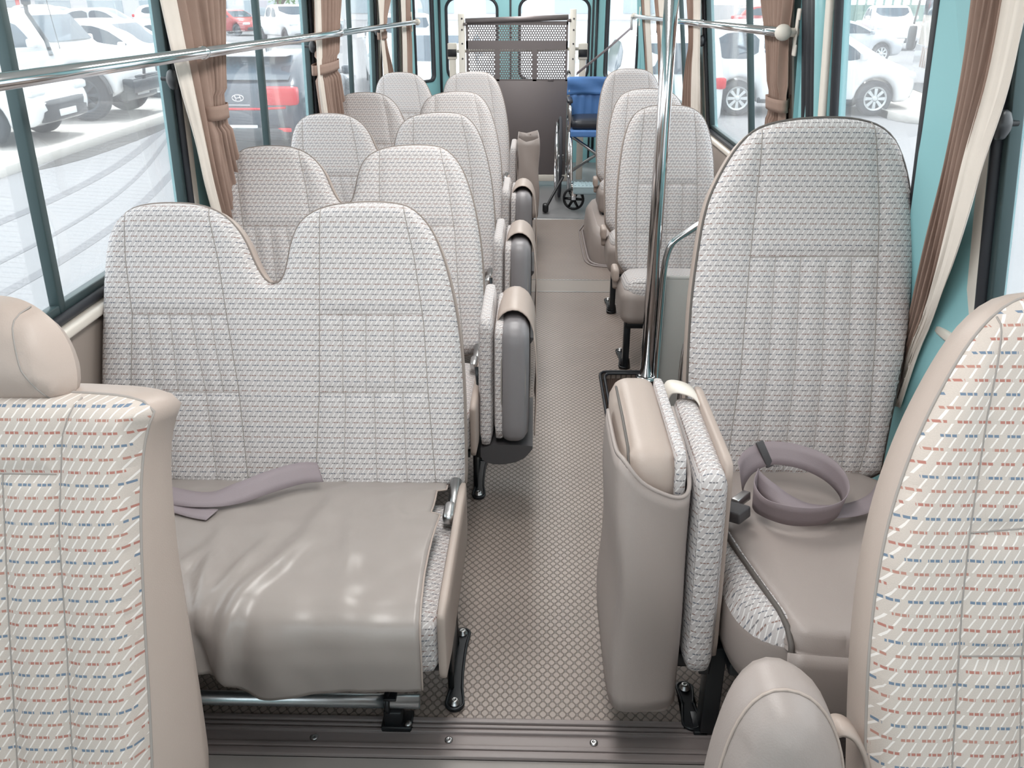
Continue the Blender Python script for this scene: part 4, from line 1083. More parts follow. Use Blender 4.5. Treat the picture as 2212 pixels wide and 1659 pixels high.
t = thing('wheelchair', 'folded blue wheelchair standing on the rear floor beside the last right seat', 'wheelchair', (.47, 6.6, 0))
WX = (.255, .685)
for x, so in zip(WX, (-1, 1)):
    wx = x + so * .060
    mb = MB(); mb.lathe([(.285, -.012), (.300, -.010), (.305, 0), (.300, .010), (.285, .012)], (wx, 6.75, .305), (1, 0, 0), 40, caps=False)
    w = part('wheel', mb, M['tyre'], t)
    mb = MB(); mb.tube([(wx + so * .028, 6.75 + .262 * math.cos(a), .305 + .262 * math.sin(a)) for a in [2 * PI * k / 36 for k in range(36)]], .009, 8, True, False); part('hand_rim', mb, M['chrome'], w)
    mb = MB(); mb.tube([(wx, 6.75 + .283 * math.cos(a), .305 + .283 * math.sin(a)) for a in [2 * PI * k / 36 for k in range(36)]], .008, 6, True, False); mb.cyl((wx - .03, 6.75, .305), (wx + .03, 6.75, .305), .022)
    for k in range(18):
        a = 2 * PI * k / 18; mb.tube([(wx + (.02 if k % 2 else -.02), 6.75, .305), (wx, 6.75 + .28 * math.cos(a), .305 + .28 * math.sin(a))], .0022, 4, caps=False)
    part('spokes', mb, M['steel'], w)
    # side frame
    mb = MB()
    mb.tube(catmull([(x, 6.78, .20), (x, 6.80, .50), (x, 6.80, .80), (x, 6.83, .885), (x, 6.93, .90)], 5), .011, 10)
    mb.tube([(x, 6.78, .52), (x, 6.44, .52)], .011, 10); mb.tube([(x, 6.78, .22), (x, 6.40, .22)], .011, 10); mb.tube([(x, 6.44, .54), (x, 6.42, .12)], .011, 10)
    mb.tube(catmull([(x, 6.79, .72), (x, 6.60, .725), (x, 6.47, .715), (x, 6.44, .68), (x, 6.44, .52)], 5), .011, 10)
    part('side_frame', mb, M['chrome'], t)
    mb = MB(); mb.rbox((x, 6.62, .742), (.022, .13, .014), .012, 6); part('armrest', mb, M['black_vinyl'], t, weld=.0003)
    mb = MB(); mb.cyl((x, 6.90, .90), (x, 7.0, .905), .015); part('push_handle', mb, M['black'], t)
    # front caster
    cx = x + .035; mb = MB(); mb.lathe([(.066, -.014), (.078, -.012), (.083, 0), (.078, .012), (.066, .014)], (cx, 6.30, .083), (.3, 1, 0), 28, caps=False); w = part('caster', mb, M['black'], t)
    mb = MB(); mb.lathe([(.068, -.006), (.068, .006)], (cx, 6.30, .083), (.3, 1, 0), 28, caps=False); mb.cyl((cx, 6.275, .083), (cx, 6.325, .083), .016)
    for k in range(6):
        a = 2 * PI * k / 6; mb.tube([(cx, 6.30, .083), (cx + .066 * math.cos(a), 6.30 - .02 * math.cos(a), .083 + .068 * math.sin(a))], [.012, .009], 6)
    part('caster_hub', mb, M['black'], w)
    mb = MB(); mb.box(cx - .016, cx + .016, 6.272, 6.277, .08, .18, .001); mb.box(cx - .016, cx + .016, 6.322, 6.327, .08, .18, .001); mb.box(cx - .022, cx + .022, 6.28, 6.36, .175, .19, .002); mb.cyl((cx - .02, 6.38, .18), (cx - .02, 6.40, .30), .014); part('caster_fork', mb, M['chrome'], t)
    # leg rest hanger
    mb = MB(); mb.tube(catmull([(x + .01, 6.45, .50), (x + .01, 6.38, .46), (x + .012, 6.33, .34), (x + .015, 6.29, .20)], 5), .010, 10); part('leg_hanger', mb, M['chrome'], t)
mb = MB(); mb.rbox((.37, 6.28, .185), (.088, .085, .012), .011, 8)
for k in range(6): mb.box(.29 + k * .028, .302 + k * .028, 6.21, 6.35, .196, .2005, .001)
mb.rbox((.37, 6.21, .165), (.088, .014, .03), .012, 6); part('foot_plate', mb, M['foot_grey'], t, 'pale grey ribbed foot plate', weld=.0003)
mb = MB(); mb.rbox((.58, 6.28, .185), (.088, .085, .012), .011, 8); part('foot_plate', mb, M['foot_grey'], t, 'pale grey ribbed foot plate', weld=.0003)
mb = MB()
P = []
for i in range(25):
    u = i / 24; x = WX[0] + (WX[1] - WX[0]) * u; P.append([(x, 6.79 + .035 * math.sin(u * PI) + .006 * math.sin(u * 44), .52 + .26 * j / 6) for j in range(7)])
mb.grid(P, thick=.006); part('back_sling', mb, M['blue'], t, 'blue pleated nylon back')
mb = MB(); P = []
for i in range(25):
    u = i / 24; x = WX[0] - .012 + (WX[1] - WX[0] + .024) * u; P.append([(x, 6.775 + .03 * math.sin(u * PI) + .006 * math.sin(j * 1.1) + .008 * math.sin(u * 9 + j), .765 + .125 * j / 6) for j in range(7)])
mb.grid(P, thick=.012); part('back_flap', mb, M['blue'], t, 'blue folded flap over the top of the back')
mb = MB(); mb.rbox((.47, 6.60, .590), (.205, .19, .036), .03, 10, (0, 0, .012)); part('cushion', mb, M['black_vinyl'], t, 'black cushion', weld=.0003)
mb = MB(); mb.rbox((.47, 6.60, .545), (.21, .20, .014), .012, 8); mb.rbox((.47, 6.405, .530), (.21, .008, .022), .007, 6); part('seat_sling', mb, M['blue'], t, weld=.0003)
for a, b in (((WX[0], 6.52, .51), (WX[1], 6.52, .22)), ((WX[1], 6.56, .51), (WX[0], 6.56, .22))):
    mb = MB(); mb.tube([a, b], .012, 8); part('cross_brace', mb, M['steel'], t)
mb = MB(); mb.tube(catmull([(.215, 6.42, .22), (.18, 6.36, .17), (.13, 6.28, .10), (.10, 6.24, .05)], 5), .010, 8); mb.rbox((.085, 6.215, .035), (.022, .03, .032), .015, 6); part('brake_lever', mb, M['black'], t, weld=.0003)

# ================================================================ CURTAINS
def curtain(label, fn, st, folds, amp, tie=None, edge=None, seed=0, group=None, clip=None):
    """st: (z, y0, y1, stand-off); edge: (share, 'a' or 'b') pale lining strip along one edge"""
    S = catmull([(z, a, b, ) for z, a, b, d in st], 6); D = catmull([(d, 0, 0) for z, a, b, d in st], 6)
    t = thing('window_curtain', label, 'curtain', fn((st[0][1] + st[0][2]) / 2, 1.2, -.05), group)
    def sheet(u0, u1, k, am, dd=0.0):
        P = []; XW = 1.08 if fn is wl else .90
        for i in range(k + 1):
            u = u0 + (u1 - u0) * i / k; row = []
            for s_, d_ in zip(S, D):
                w = s_.z - s_.y
                off = am * (math.sin(u * folds * 2 * PI + seed + .5 * math.sin(s_.x * 3)) + .4 * math.sin(u * folds * 4.3 * PI + s_.x * 2.0))
                pinch = .55 if tie and abs(s_.x - tie) < .05 else 1
                row.append(Vector(fn((s_.y + w * u) * (1 - d_.x / XW) + .004 * math.sin(u * 40 + s_.x * 9), s_.x, -d_.x + off * pinch - dd)))
            P.append(row)
        return P
    a0, a1 = 0.0, 1.0
    if edge:
        if edge[1] == 'a': a0 = edge[0]
        else: a1 = 1 - edge[0]
    mb = MB(); mb.grid(sheet(a0, a1, int(folds * 14), amp), thick=.0025); part('cloth', mb, M['curtain'], t, 'brown pleated cloth')
    if edge:
        r = (0, a0) if edge[1] == 'a' else (a1, 1)
        mb = MB(); mb.grid(sheet(r[0], r[1], 8, amp * .35, amp * .8), thick=.0025); part('lining', mb, M['lining'], t, 'pale lining strip turned outward')
    if tie:
        i = min(range(len(S)), key=lambda q: abs(S[q].x - tie)); s_ = S[i]; d_ = D[i].x
        mb = MB(); P = []
        for k in range(20):
            an = 2 * PI * k / 20; y = ((s_.y + s_.z) / 2 + (s_.z - s_.y) * .54 * math.cos(an)) * (1 - d_ / (1.08 if fn is wl else .9)); dd = d_ - (amp * 1.7 + .004) * math.sin(an)
            P.append([Vector(fn(y, tie + q, -dd)) for q in (-.022, -.008, .008, .022)])
        mb.grid(P, closed_u=True, thick=.002); part('tie_band', mb, M['curtain'], t)
        if clip:
            mb = MB(); y = (s_.y if clip < s_.y else s_.z) * (1 - d_ / .9)
            q0, q1 = Vector(fn(y, tie, -d_)), Vector(fn(clip, tie + .01, -.006)); mb.grid([[q0 + Vector((0, 0, -.018)), q0 + Vector((0, 0, .018))], [q1 + Vector((0, 0, -.016)), q1 + Vector((0, 0, .016))]], thick=.003)
            mb.box(q1.x - .006, q1.x + .006, q1.y - .010, q1.y + .010, q1.z - .024, q1.z + .024, .002); part('tie_clip', mb, M['curtain'], t)
    return t
curtain('brown curtain with pale lining edge, front one of the pair at the first left pillar', wl, [(1.52, 2.60, 2.90, .05), (1.43, 2.62, 2.93, .05), (1.22, 2.69, 2.93, .05), (1.05, 2.76, 2.93, .045), (.90, 2.80, 2.97, .045), (.76, 2.86, 3.02, .045)], 3, .014, None, (.42, 'a'), 1)
curtain('brown curtain gathered by a tie band, rear one of the first left pair', wl, [(1.52, 2.92, 3.20, .06), (1.43, 2.92, 3.18, .06), (1.22, 2.94, 3.08, .06), (1.11, 2.92, 3.06, .06), (1.0, 2.92, 3.10, .06), (.76, 2.96, 3.22, .055)], 5, .019, 1.11, None, 2)
curtain('brown curtain with pale edge at the second left pillar beside a red-lit car outside', wl, [(1.52, 4.44, 5.12, .06), (1.43, 4.46, 5.10, .06), (1.22, 4.44, 4.98, .06), (1.13, 4.42, 4.92, .06), (1.0, 4.44, 4.98, .06), (.76, 4.52, 5.10, .055)], 8, .019, 1.13, (.14, 'a'), 3)
curtain('narrow brown and pale curtain at the third left pillar', wl, [(1.52, 6.24, 6.98, .05), (1.43, 6.26, 6.90, .05), (1.30, 6.30, 6.66, .05), (1.15, 6.34, 6.62, .05), (.95, 6.40, 6.86, .05), (.76, 6.44, 6.98, .05)], 5, .012, 1.2, (.4, 'a'), 4)
curtain('rearmost left curtain, pale with brown folds beside the corner window', wl, [(1.52, 7.28, 7.92, .05), (1.43, 7.30, 7.9, .05), (1.25, 7.34, 7.86, .05), (1.1, 7.36, 7.92, .05), (.9, 7.36, 7.9, .05), (.76, 7.36, 7.9, .05)], 5, .012, None, (.5, 'a'), 5)
curtain('brown curtain with pale sweeping edge at the right end of the photo', wr, [(1.52, 1.66, 1.90, .06), (1.44, 1.68, 1.90, .06), (1.30, 1.72, 1.92, .06), (1.16, 1.79, 1.955, .055), (1.06, 1.83, 1.985, .05), (.92, 1.89, 2.03, .045), (.70, 2.00, 2.09, .04), (.5, 2.05, 2.11, .035)], 7, .012, None, (.42, 'a'), 6)
curtain('brown curtain tied back to the teal post in front of the entrance door', wr, [(1.52, 3.24, 3.66, .05), (1.43, 3.26, 3.64, .05), (1.30, 3.33, 3.58, .05), (1.10, 3.36, 3.57, .05), (1.0, 3.37, 3.62, .05), (.76, 3.42, 3.74, .05)], 5, .014, 1.09, None, 7, clip=3.24)
curtain('brown curtain with pale edge behind the chrome pole on the right', wr, [(1.52, 5.0, 5.50, .06), (1.43, 5.02, 5.46, .06), (1.22, 5.10, 5.48, .06), (1.1, 5.14, 5.62, .06), (.95, 5.16, 5.78, .06), (.76, 5.2, 5.9, .055)], 6, .013, None, (.4, 'a'), 8)
curtain('pale curtain on the right with brown folds above the rear seats', wr, [(1.52, 6.40, 7.0, .05), (1.43, 6.42, 6.98, .05), (1.2, 6.44, 6.9, .05), (1.0, 6.44, 6.96, .05), (.76, 6.46, 7.1, .05)], 5, .012, None, (.5, 'a'), 9)
curtain('rearmost right curtain beside the corner window', wr, [(1.52, 7.2, 7.84, .05), (1.43, 7.22, 7.84, .05), (1.2, 7.3, 7.84, .05), (1.0, 7.3, 7.84, .05), (.76, 7.3, 7.86, .05)], 5, .012, None, (.6, 'a'), 10)

# ================================================================ OUTSIDE
GZ = -.80
mb = MB(); mb.box(-140, 140, -30, 220, GZ - .1, GZ); struct('ground', mb, M['asphalt'])
mb = MB(); mb.box(-7.35, -7.15, 4, 24, GZ - .02, GZ + .15, .03); kl = struct('kerb_left', mb, M['kerb'])
mb = MB(); mb.box(-60, -7.35, 4, 24, GZ - .02, GZ + .10); struct('pavement_left', mb, M['pave'])
mb = MB(); mb.prism(smooth_poly([(-7.13, 11.6), (-6.75, 12.6), (-6.70, 14.2), (-6.78, 16.2), (-7.0, 16.9), (-7.14, 16.9)], 1), lambda u, v, d: (u, v, d), GZ, GZ + .006); struct('road_patch', mb, M['dark_patch'])  # darker patch on the road along the left kerb
mb = MB()
for x0, w_, cv in ((-3.2, .10, .5), (-3.6, .06, .55), (-4.6, .12, .7), (-5.1, .07, .8), (-5.9, .16, .5)):
    q = [(x0 - cv * ((y - 6) / 8) ** 2 - .25 * math.sin(y * .4 + x0), y) for y in [5 + .5 * k for k in range(26)]]
    mb.grid([[(x - w_ / 2, y, GZ + .003), (x + w_ / 2, y, GZ + .003)] for x, y in q])
struct('road_marks', mb, mat('worn_tyre_marks', (112, 112, 116), .9))
isl = smooth_poly([(7.0, 17.2), (7.9, 16.8), (8.5, 17.2), (8.9, 20), (9.6, 25), (8.0, 30), (7.0, 19.0)], 2)
mb = MB(); mb.prism(ccw(isl), lambda u, v, d: (u, v, d), GZ - .02, GZ + .14); ki = struct('kerb_island', mb, M['pave'])
mb = MB(); n = len(isl)
P = [[(p[0], p[1], GZ), (p[0] * 1.0, p[1] - .03, GZ + .02), (p[0], p[1] - .03, GZ + .15), (p[0], p[1] + .15, GZ + .16)] for p in isl]
mb.grid(P, closed_u=True); struct('kerb_right', mb, M['kerb'])

def vehicle(name, label, cat, x, y, heading, st, L, H, W, paint, group=None, rim='rim', detail=2, wheel_r=.33, zoff=0.0, fine=.13):
    """st: dict of side-profile stations, metres from the middle of the wheelbase, z above the ground"""
    t = thing(name, label, cat, (x, y, GZ + zoff), group, heading)
    wb = st['wb'] / 2; R = wheel_r; ra = R + .06; zb = st.get('floor', .24)
    def arch(cx): return [(cx + ra * math.cos(a), max(zb, R + ra * math.sin(a))) for a in [PI * (-.12 + 1.24 * k / 10) for k in range(11)]]
    up = smooth_poly(st['top'], 2, False)
    prof = [(p[0], p[1]) for p in up]                       # tail low -> roof -> nose low (clockwise)
    low = arch(wb) + arch(-wb)
    cont = prof + [q for q in low]
    cont = ccw(cont)
    belt, tum = st['belt'], st.get('tumble', .16)
    def hw(px, pz):
        e = abs(px) / (L / 2)
        return W / 2 - (tum * (pz - belt) / (H - belt) if pz > belt else 0) - (.10 * max(0, (e - .78) / .22) ** 2) - .03 * max(0, (.5 - pz) / .3)
    r = .11
    b = MB()
    for s in (-1, 1):
        pillow(b, cont, (lambda u, v, h: (u, s * (hw(u, v) - r + h), v)), fine, r, .12, step=fine * .8)
    ring = resample(cont, fine * .8, True)
    b.grid([[(p.x, q * (hw(p.x, p.y) - r), p.y) for q in (-1, -.5, 0, .5, 1)] for p in ring], closed_u=True)
    part('body', b, M[paint], t, local=True)
    # side windows, windscreen, rear window
    for s in (-1, 1):
        for poly in st['side_glass']:
            g = MB(); c = ccw(smooth_poly(poly, 1)); q = resample(c, .12, True)
            vs, _, fs, *_ = delaunay_2d_cdt([Vector((p.x, p.y)) for p in q], [], [list(range(len(q)))], 1, 1e-6)
            g.add([(p.x, s * (hw(p.x, p.y) + .006), p.y) for p in vs], [tuple(f) for f in fs]); part('window', g, M['car_glass'], t, local=True)
    for nm in ('windscreen', 'rear_window'):
        (ax, az), (bx, bz) = st[nm]; g = MB(); d = Vector((bx - ax, bz - az)).normalized(); nr = Vector((-d.y, d.x)) * (.012 if nm == 'rear_window' else -.012)
        if nm == 'windscreen' and nr.x < 0 or nm == 'rear_window' and nr.x > 0: nr = -nr
        rows = []
        for i in range(5):
            k = i / 4; px, pz = ax + (bx - ax) * k + nr.x, az + (bz - az) * k + nr.y; w = hw(px, pz) - .14
            rows.append([(px - (.03 if nm == 'windscreen' else -.03) * (q * q), q * w, pz) for q in (-1, -.6, -.2, .2, .6, 1)])
        g.grid(rows); part(nm, g, M['car_glass'], t, local=True)
    # wheels
    for cx in (wb, -wb):
        for s in (-1, 1):
            cy = s * (W / 2 - .13); g = MB()
            g.lathe([(R * .66, -.10), (R * .95, -.11), (R, -.07), (R, .07), (R * .95, .11), (R * .66, .10)], (cx, cy, R), (0, 1, 0), 28, caps=False)
            w = part('wheel', g, M['tyre'], t, local=True)
            g = MB(); g.lathe([(R * .67, -.09), (R * .67, .09)], (cx, cy, R), (0, 1, 0), 24, caps=False); g.lathe([(R * .66, .02), (.02, .02)], (cx, cy, R), (0, s, 0), 24, caps=False)
            if detail:
                g.lathe([(R * .67, .105), (R * .60, .098), (R * .60, .06)], (cx, cy, R), (0, s, 0), 24, caps=False)
                g.lathe([(.065, .06), (.06, .085), (.03, .09), (.004, .09)], (cx, cy, R), (0, s, 0), 14)
            rm = g; ws = part('rim', rm, M['rim_dark' if detail and rim == 'rim_dark' else 'rim_dark'], w, local=True)
            if detail:
                g = MB()
                g.lathe([(R * .675, .108), (R * .58, .100), (R * .575, .08)], (cx, cy, R), (0, s, 0), 24, caps=False)
                for k in range(8):
                    a = 2 * PI * k / 8; c_, s_ = math.cos(a), math.sin(a)
                    pts = [(-.022, .05), (.022, .05), (.034, R * .6), (-.034, R * .6)]
                    g.prism(pts, lambda u, v, d: (cx + v * c_ - u * s_, cy + s * d, R + v * s_ + u * c_), .07, .098)
                g.lathe([(.06, .06), (.06, .10), (.03, .105), (.004, .105)], (cx, cy, R), (0, s, 0), 14)
                part('spokes', g, M[rim], w, local=True)
    # lamps, plates, mirrors, handles, lower trim
    nx = max(p[0] for p in up); tx = min(p[0] for p in up)
    for s in (-1, 1):
        z = st.get('lamp_z', .75); c = (st.get('lamp_x', nx - .16), s * (hw(nx - .1, z) - .20), z)
        g = MB(); g.rbox(c, (.13, .20, .07), .05, 6, (0, .02, 0)); part('headlight', g, M['pale_light'], t, local=True)
        z = st.get('tail_z', .95); c = (st.get('tail_x', tx + .10), s * (hw(tx + .1, z) - st.get('tail_w', .13) + .01), z)
        g = MB(); g.rbox(c, (.115, st.get('tail_w', .13), st.get('tail_h', .09)), .04, 6); part('tail_light', g, M['red_light'], t, local=True)
        if detail:
            mx, mz = st['mirror']; g = MB(); g.rbox((mx, s * (hw(mx, mz) + .13), mz), (.06, .10, .075), .04, 6); g.tube([(mx, s * (hw(mx, mz) - .02), mz - .05), (mx, s * (hw(mx, mz) + .08), mz - .03)], .02, 6); part('mirror', g, M[paint if paint != 'car_white' else 'car_white'], t, local=True)
    g = MB(); g.rbox((nx - .07, 0, st.get('grille_z', .42)), (.075, W / 2 - .24, st.get('grille_h', .10)), .05, 6); part('front_grille', g, M['car_black'], t, local=True)
    g = MB(); g.box(nx + .005, nx + .02, -.26, .26, .40, .50, .005); part('number_plate', g, M['plate'], t, local=True)
    g = MB(); g.box(tx - .02, tx - .004, -.26, .26, st.get('plate_z', .62), st.get('plate_z', .62) + .11, .005); part('number_plate', g, M['plate'], t, local=True)
    if detail:
        g = MB()
        for s in (-1, 1): g.box(-wb + ra, wb - ra, s * (W / 2 - .05) - .02, s * (W / 2 - .05) + .02, zb - .01, zb + .10, .02)
        part('sill_trim', g, M['car_black'], t, local=True)
    return t

SUV = dict(wb=2.65, floor=.26, belt=1.02, top=[(-1.98, .30), (-2.20, .42), (-2.22, .75), (-2.12, 1.02), (-1.78, 1.52), (-1.4, 1.62), (-.3, 1.66), (.25, 1.60), (.55, 1.46), (1.10, 1.08), (1.30, 1.02), (1.95, .92), (2.18, .78), (2.24, .50), (2.10, .30)],
           side_glass=[[(-1.62, 1.10), (-1.46, 1.46), (-.55, 1.54), (-.52, 1.08)], [(-.46, 1.08), (-.48, 1.54), (.22, 1.50), (.78, 1.16), (.80, 1.08)]],
           windscreen=((1.04, 1.12), (.42, 1.54)), rear_window=((-2.06, 1.10), (-1.80, 1.49)), mirror=(.72, 1.12), lamp_z=.80, grille_z=.50, grille_h=.17)
VAN = dict(wb=2.75, floor=.26, belt=1.0, top=[(-2.05, .30), (-2.18, .45), (-2.20, 1.0), (-2.08, 1.60), (-1.8, 1.76), (-.5, 1.80), (.15, 1.76), (.50, 1.64), (1.35, 1.16), (1.55, 1.06), (1.95, .92), (2.12, .78), (2.18, .48), (2.05, .28)],
           side_glass=[[(-1.95, 1.10), (-1.88, 1.55), (-1.05, 1.60), (-1.05, 1.08)], [(-.95, 1.08), (-.95, 1.62), (-.02, 1.62), (-.02, 1.06)], [(.06, 1.06), (.06, 1.60), (.40, 1.54), (1.0, 1.18), (1.0, 1.06)]],
           windscreen=((1.30, 1.20), (.46, 1.66)), rear_window=((-2.18, 1.10), (-2.08, 1.55)), mirror=(.98, 1.14), lamp_z=.78)
HATCH = dict(wb=2.7, floor=.24, belt=.98, top=[(-2.05, .28), (-2.20, .42), (-2.22, .72), (-2.14, .92), (-2.02, 1.05), (-1.55, 1.30), (-1.0, 1.42), (-.2, 1.46), (.25, 1.40), (.55, 1.28), (1.15, .98), (1.35, .93), (1.95, .84), (2.18, .70), (2.24, .45), (2.1, .28)],
             side_glass=[[(-1.5, 1.06), (-1.2, 1.28), (-.5, 1.37), (-.48, 1.02)], [(-.42, 1.02), (-.44, 1.37), (.24, 1.32), (.82, 1.06), (.84, 1.0)]],
             windscreen=((1.08, 1.02), (.45, 1.33)), rear_window=((-1.98, 1.09), (-1.30, 1.39)), mirror=(.8, 1.04), tail_z=.89, tail_h=.13, tail_w=.27, plate_z=.38, lamp_z=.68)
JEEP = dict(wb=2.6, floor=.42, belt=1.25, tumble=.06, top=[(-2.0, .5), (-2.06, .62), (-2.06, 1.2), (-1.98, 1.84), (-1.75, 1.90), (.0, 1.92), (.35, 1.86), (.55, 1.72), (.82, 1.32), (.95, 1.26), (1.80, 1.18), (1.98, 1.08), (2.02, .62), (1.95, .5)],
            side_glass=[[(-1.85, 1.30), (-1.80, 1.76), (-.85, 1.78), (-.85, 1.28)], [(-.72, 1.28), (-.72, 1.78), (.24, 1.76), (.58, 1.34), (.58, 1.28)]],
            windscreen=((.84, 1.36), (.50, 1.80)), rear_window=((-2.05, 1.30), (-2.0, 1.76)), mirror=(.62, 1.36), lamp_z=1.0, tail_z=1.0)
PICK = dict(wb=3.0, floor=.36, belt=1.15, top=[(-2.5, .45), (-2.62, .6), (-2.62, 1.1), (-2.2, 1.12), (-1.0, 1.12), (-.85, 1.2), (-.72, 1.72), (-.4, 1.80), (.2, 1.80), (.45, 1.72), (.95, 1.24), (1.15, 1.18), (2.1, 1.10), (2.35, .95), (2.4, .55), (2.3, .42)],
            side_glass=[[(-.66, 1.24), (-.58, 1.66), (.0, 1.68), (.0, 1.22)], [(.08, 1.22), (.08, 1.68), (.36, 1.64), (.68, 1.28), (.68, 1.22)]],
            windscreen=((.90, 1.28), (.50, 1.70)), rear_window=((-.83, 1.25), (-.74, 1.62)), mirror=(.66, 1.3), lamp_z=.92)

# parked along the kerb on the left, noses toward the bus
vehicle('parked_car', 'white crossover car on the left with its pointed nose at the kerb, nearest the handrail', 'car', -9.72, 14.15, 0, SUV, 4.4, 1.66, 1.85, 'car_white', None, 'rim_dark', 2, .34, .10)
j = vehicle('off_road_car', 'white off-road car on the left with large knobbly tyres and a black bumper', 'car', -9.6, 17.25, 0, JEEP, 4.1, 1.92, 1.9, 'car_white', None, 'rim_dark', 2, .46, .10)
def text_mesh(name, fd):
    q = link(bpy.data.objects.new(name + '_curve', fd)); bpy.context.view_layer.update()
    me = bpy.data.meshes.new_from_object(q.evaluated_get(bpy.context.evaluated_depsgraph_get()))
    bpy.data.objects.remove(q); bpy.data.curves.remove(fd); me.name = name
    return link(bpy.data.objects.new(name, me))
def lp(name, mb, m, t): return part(name, mb, m, t, local=True)
mb = MB()
for s in (-1, 1):
    for cx in (1.3, -1.3):
        mb.grid([[(cx + (.56 + .02 * q) * math.cos(a), s * (.95 + .12 * q), .46 + .56 * math.sin(a)) for q in (-1, -.3, .4, 1)] for a in [PI * (.02 + .96 * k / 12) for k in range(13)]], thick=.03)
lp('wheel_arch_flare', mb, M['car_black'], j)
mb = MB(); mb.rbox((2.16, 0, .62), (.12, .92, .14), .06, 8); mb.tube([(2.28, -.45, .72), (2.30, -.42, 1.02), (2.30, .42, 1.02), (2.28, .45, .72)], .03, 8); mb.tube([(2.3, -.85, .78), (2.3, .85, .78)], .025, 8); lp('bumper', mb, M['car_black'], j)
mb = MB(); mb.rbox((1.9, -.93, 1.02), (.06, .03, .05), .02, 5); lp('indicator', mb, M['amber'], j)
mb = MB(); mb.tube([(.88, -.97, 1.15), (.86, -1.0, 1.4), (.62, -1.0, 1.86), (.62, -1.0, 2.0)], .04, 8); mb.rbox((.64, -1.0, 2.06), (.07, .06, .08), .03, 5); lp('snorkel', mb, M['car_black'], j)
mb = MB(); mb.tube([(1.0, -.85, 1.25), (.9, -.87, 2.6)], .008, 5); lp('whip_aerial', mb, M['car_black'], j)
vehicle('parked_car', 'white sport utility car with dark side window parked beyond the off-road car', 'car', -9.9, 21.2, 0, SUV, 4.4, 1.66, 1.85, 'car_white', None, 'rim', 1, .35, .10, .16)
vehicle('parked_car', 'white car parked in the second place beyond the off-road car', 'car', -9.9, 24.8, .05, SUV, 4.4, 1.66, 1.85, 'car_white', None, 'rim', 1, .35, 0, .18)
vehicle('parked_car', 'white car in the row behind the off-road car, near the top left', 'car', -15.4, 22.5, .1, HATCH, 4.4, 1.46, 1.8, 'car_white', None, 'rim', 1, .33, .10, .2)
vehicle('parked_car', 'silver car in the row behind, beyond the white cars at the top left', 'car', -16.2, 27.5, .1, SUV, 4.4, 1.66, 1.85, 'car_silver', None, 'rim', 1, .33, 0, .2)

# dark hatchback seen from behind
h = vehicle('hatchback_car', 'dark navy hatchback with red tail lights seen from behind through the left windows', 'car', -4.36, 15.25, PI / 2, HATCH, 4.45, 1.46, 1.84, 'car_navy', None, 'rim', 2, .33)
tx = -2.22
mb = MB(); mb.tube([(tx + .02, -.70, .735), (tx - .005, -.3, .715), (tx - .005, .3, .715), (tx + .02, .70, .735)], .018, 8); lp('red_trim_bar', mb, M['red_light'], h)
mb = MB(); mb.tube([(tx + .045 - .006, .085 * math.cos(a), .865 + .045 * math.sin(a)) for a in [2 * PI * k / 24 for k in range(24)]], .007, 6, True, False)
for q in (-1, 1): mb.tube([(tx + .04, q * .036 - .010, .835), (tx + .04, q * .036 + .008, .895)], .009, 6)
mb.tube([(tx + .04, -.036, .872), (tx + .04, .036, .860)], .007, 6); o = lp('emblem', mb, M['chrome'], h); o['label'] = 'silver oval emblem with a slanted letter shape inside'
fd = bpy.data.curves.new('plate_digits', 'FONT'); fd.body = '47006'; fd.size = .085; fd.align_x = 'CENTER'; fd.extrude = .001; fd.materials.append(M['plate_text'])
fo = text_mesh('plate_digits', fd); fo.parent = h; fo.location = (tx - .024, 0, .395); fo.rotation_euler = (PI / 2, 0, -PI / 2)
mb = MB(); mb.box(tx - .004, tx + .03, -.18, .18, .765, .775, .002); lp('badge_strip', mb, M['chrome'], h)
mb = MB(); mb.rbox((tx + .03, 0, .36), (.06, .70, .10), .05, 8); lp('lower_bumper', mb, M['car_black'], h)
mb = MB()
for s in (-1, 1): mb.rbox((tx - .005, s * .66, .42), (.015, .10, .03), .012, 6)
lp('reflector', mb, M['red_light'], h)
mb = MB(); mb.rbox((-1.45, 0, 1.42), (.18, .62, .025), .02, 8); lp('roof_spoiler', mb, M['car_white'], h)
mb = MB(); mb.prism([(-.5, -.02), (-.2, .0), (-.2, .06), (-.5, .05)], lambda u, v, d: (u, d, 1.46 + v), -.01, .01); lp('roof_aerial', mb, M['car_black'], h)

# right side
vehicle('minivan', 'white minivan with pale alloy wheels parked outside the door', 'van', 5.46, 19.1, 0, VAN, 4.4, 1.80, 1.8, 'car_white', None, 'rim', 2, .34)
vehicle('pickup_truck', 'white pickup facing the bus, far off at the upper right', 'truck', 16.1, 43, -PI / 2 - .12, PICK, 5.1, 1.8, 1.9, 'car_white', None, 'rim', 1, .38, 0, .2)
vehicle('parked_car', 'silver car between the minivan and the far pickup', 'car', 10.8, 33.5, .2, HATCH, 4.4, 1.46, 1.8, 'car_silver', None, 'rim', 1, .33, 0, .2)
vehicle('parked_car', 'red car far away to the left of the pickup', 'car', 14.5, 58, .1, SUV, 4.4, 1.66, 1.85, 'car_red', None, 'rim', 0, .34, 0, .25)

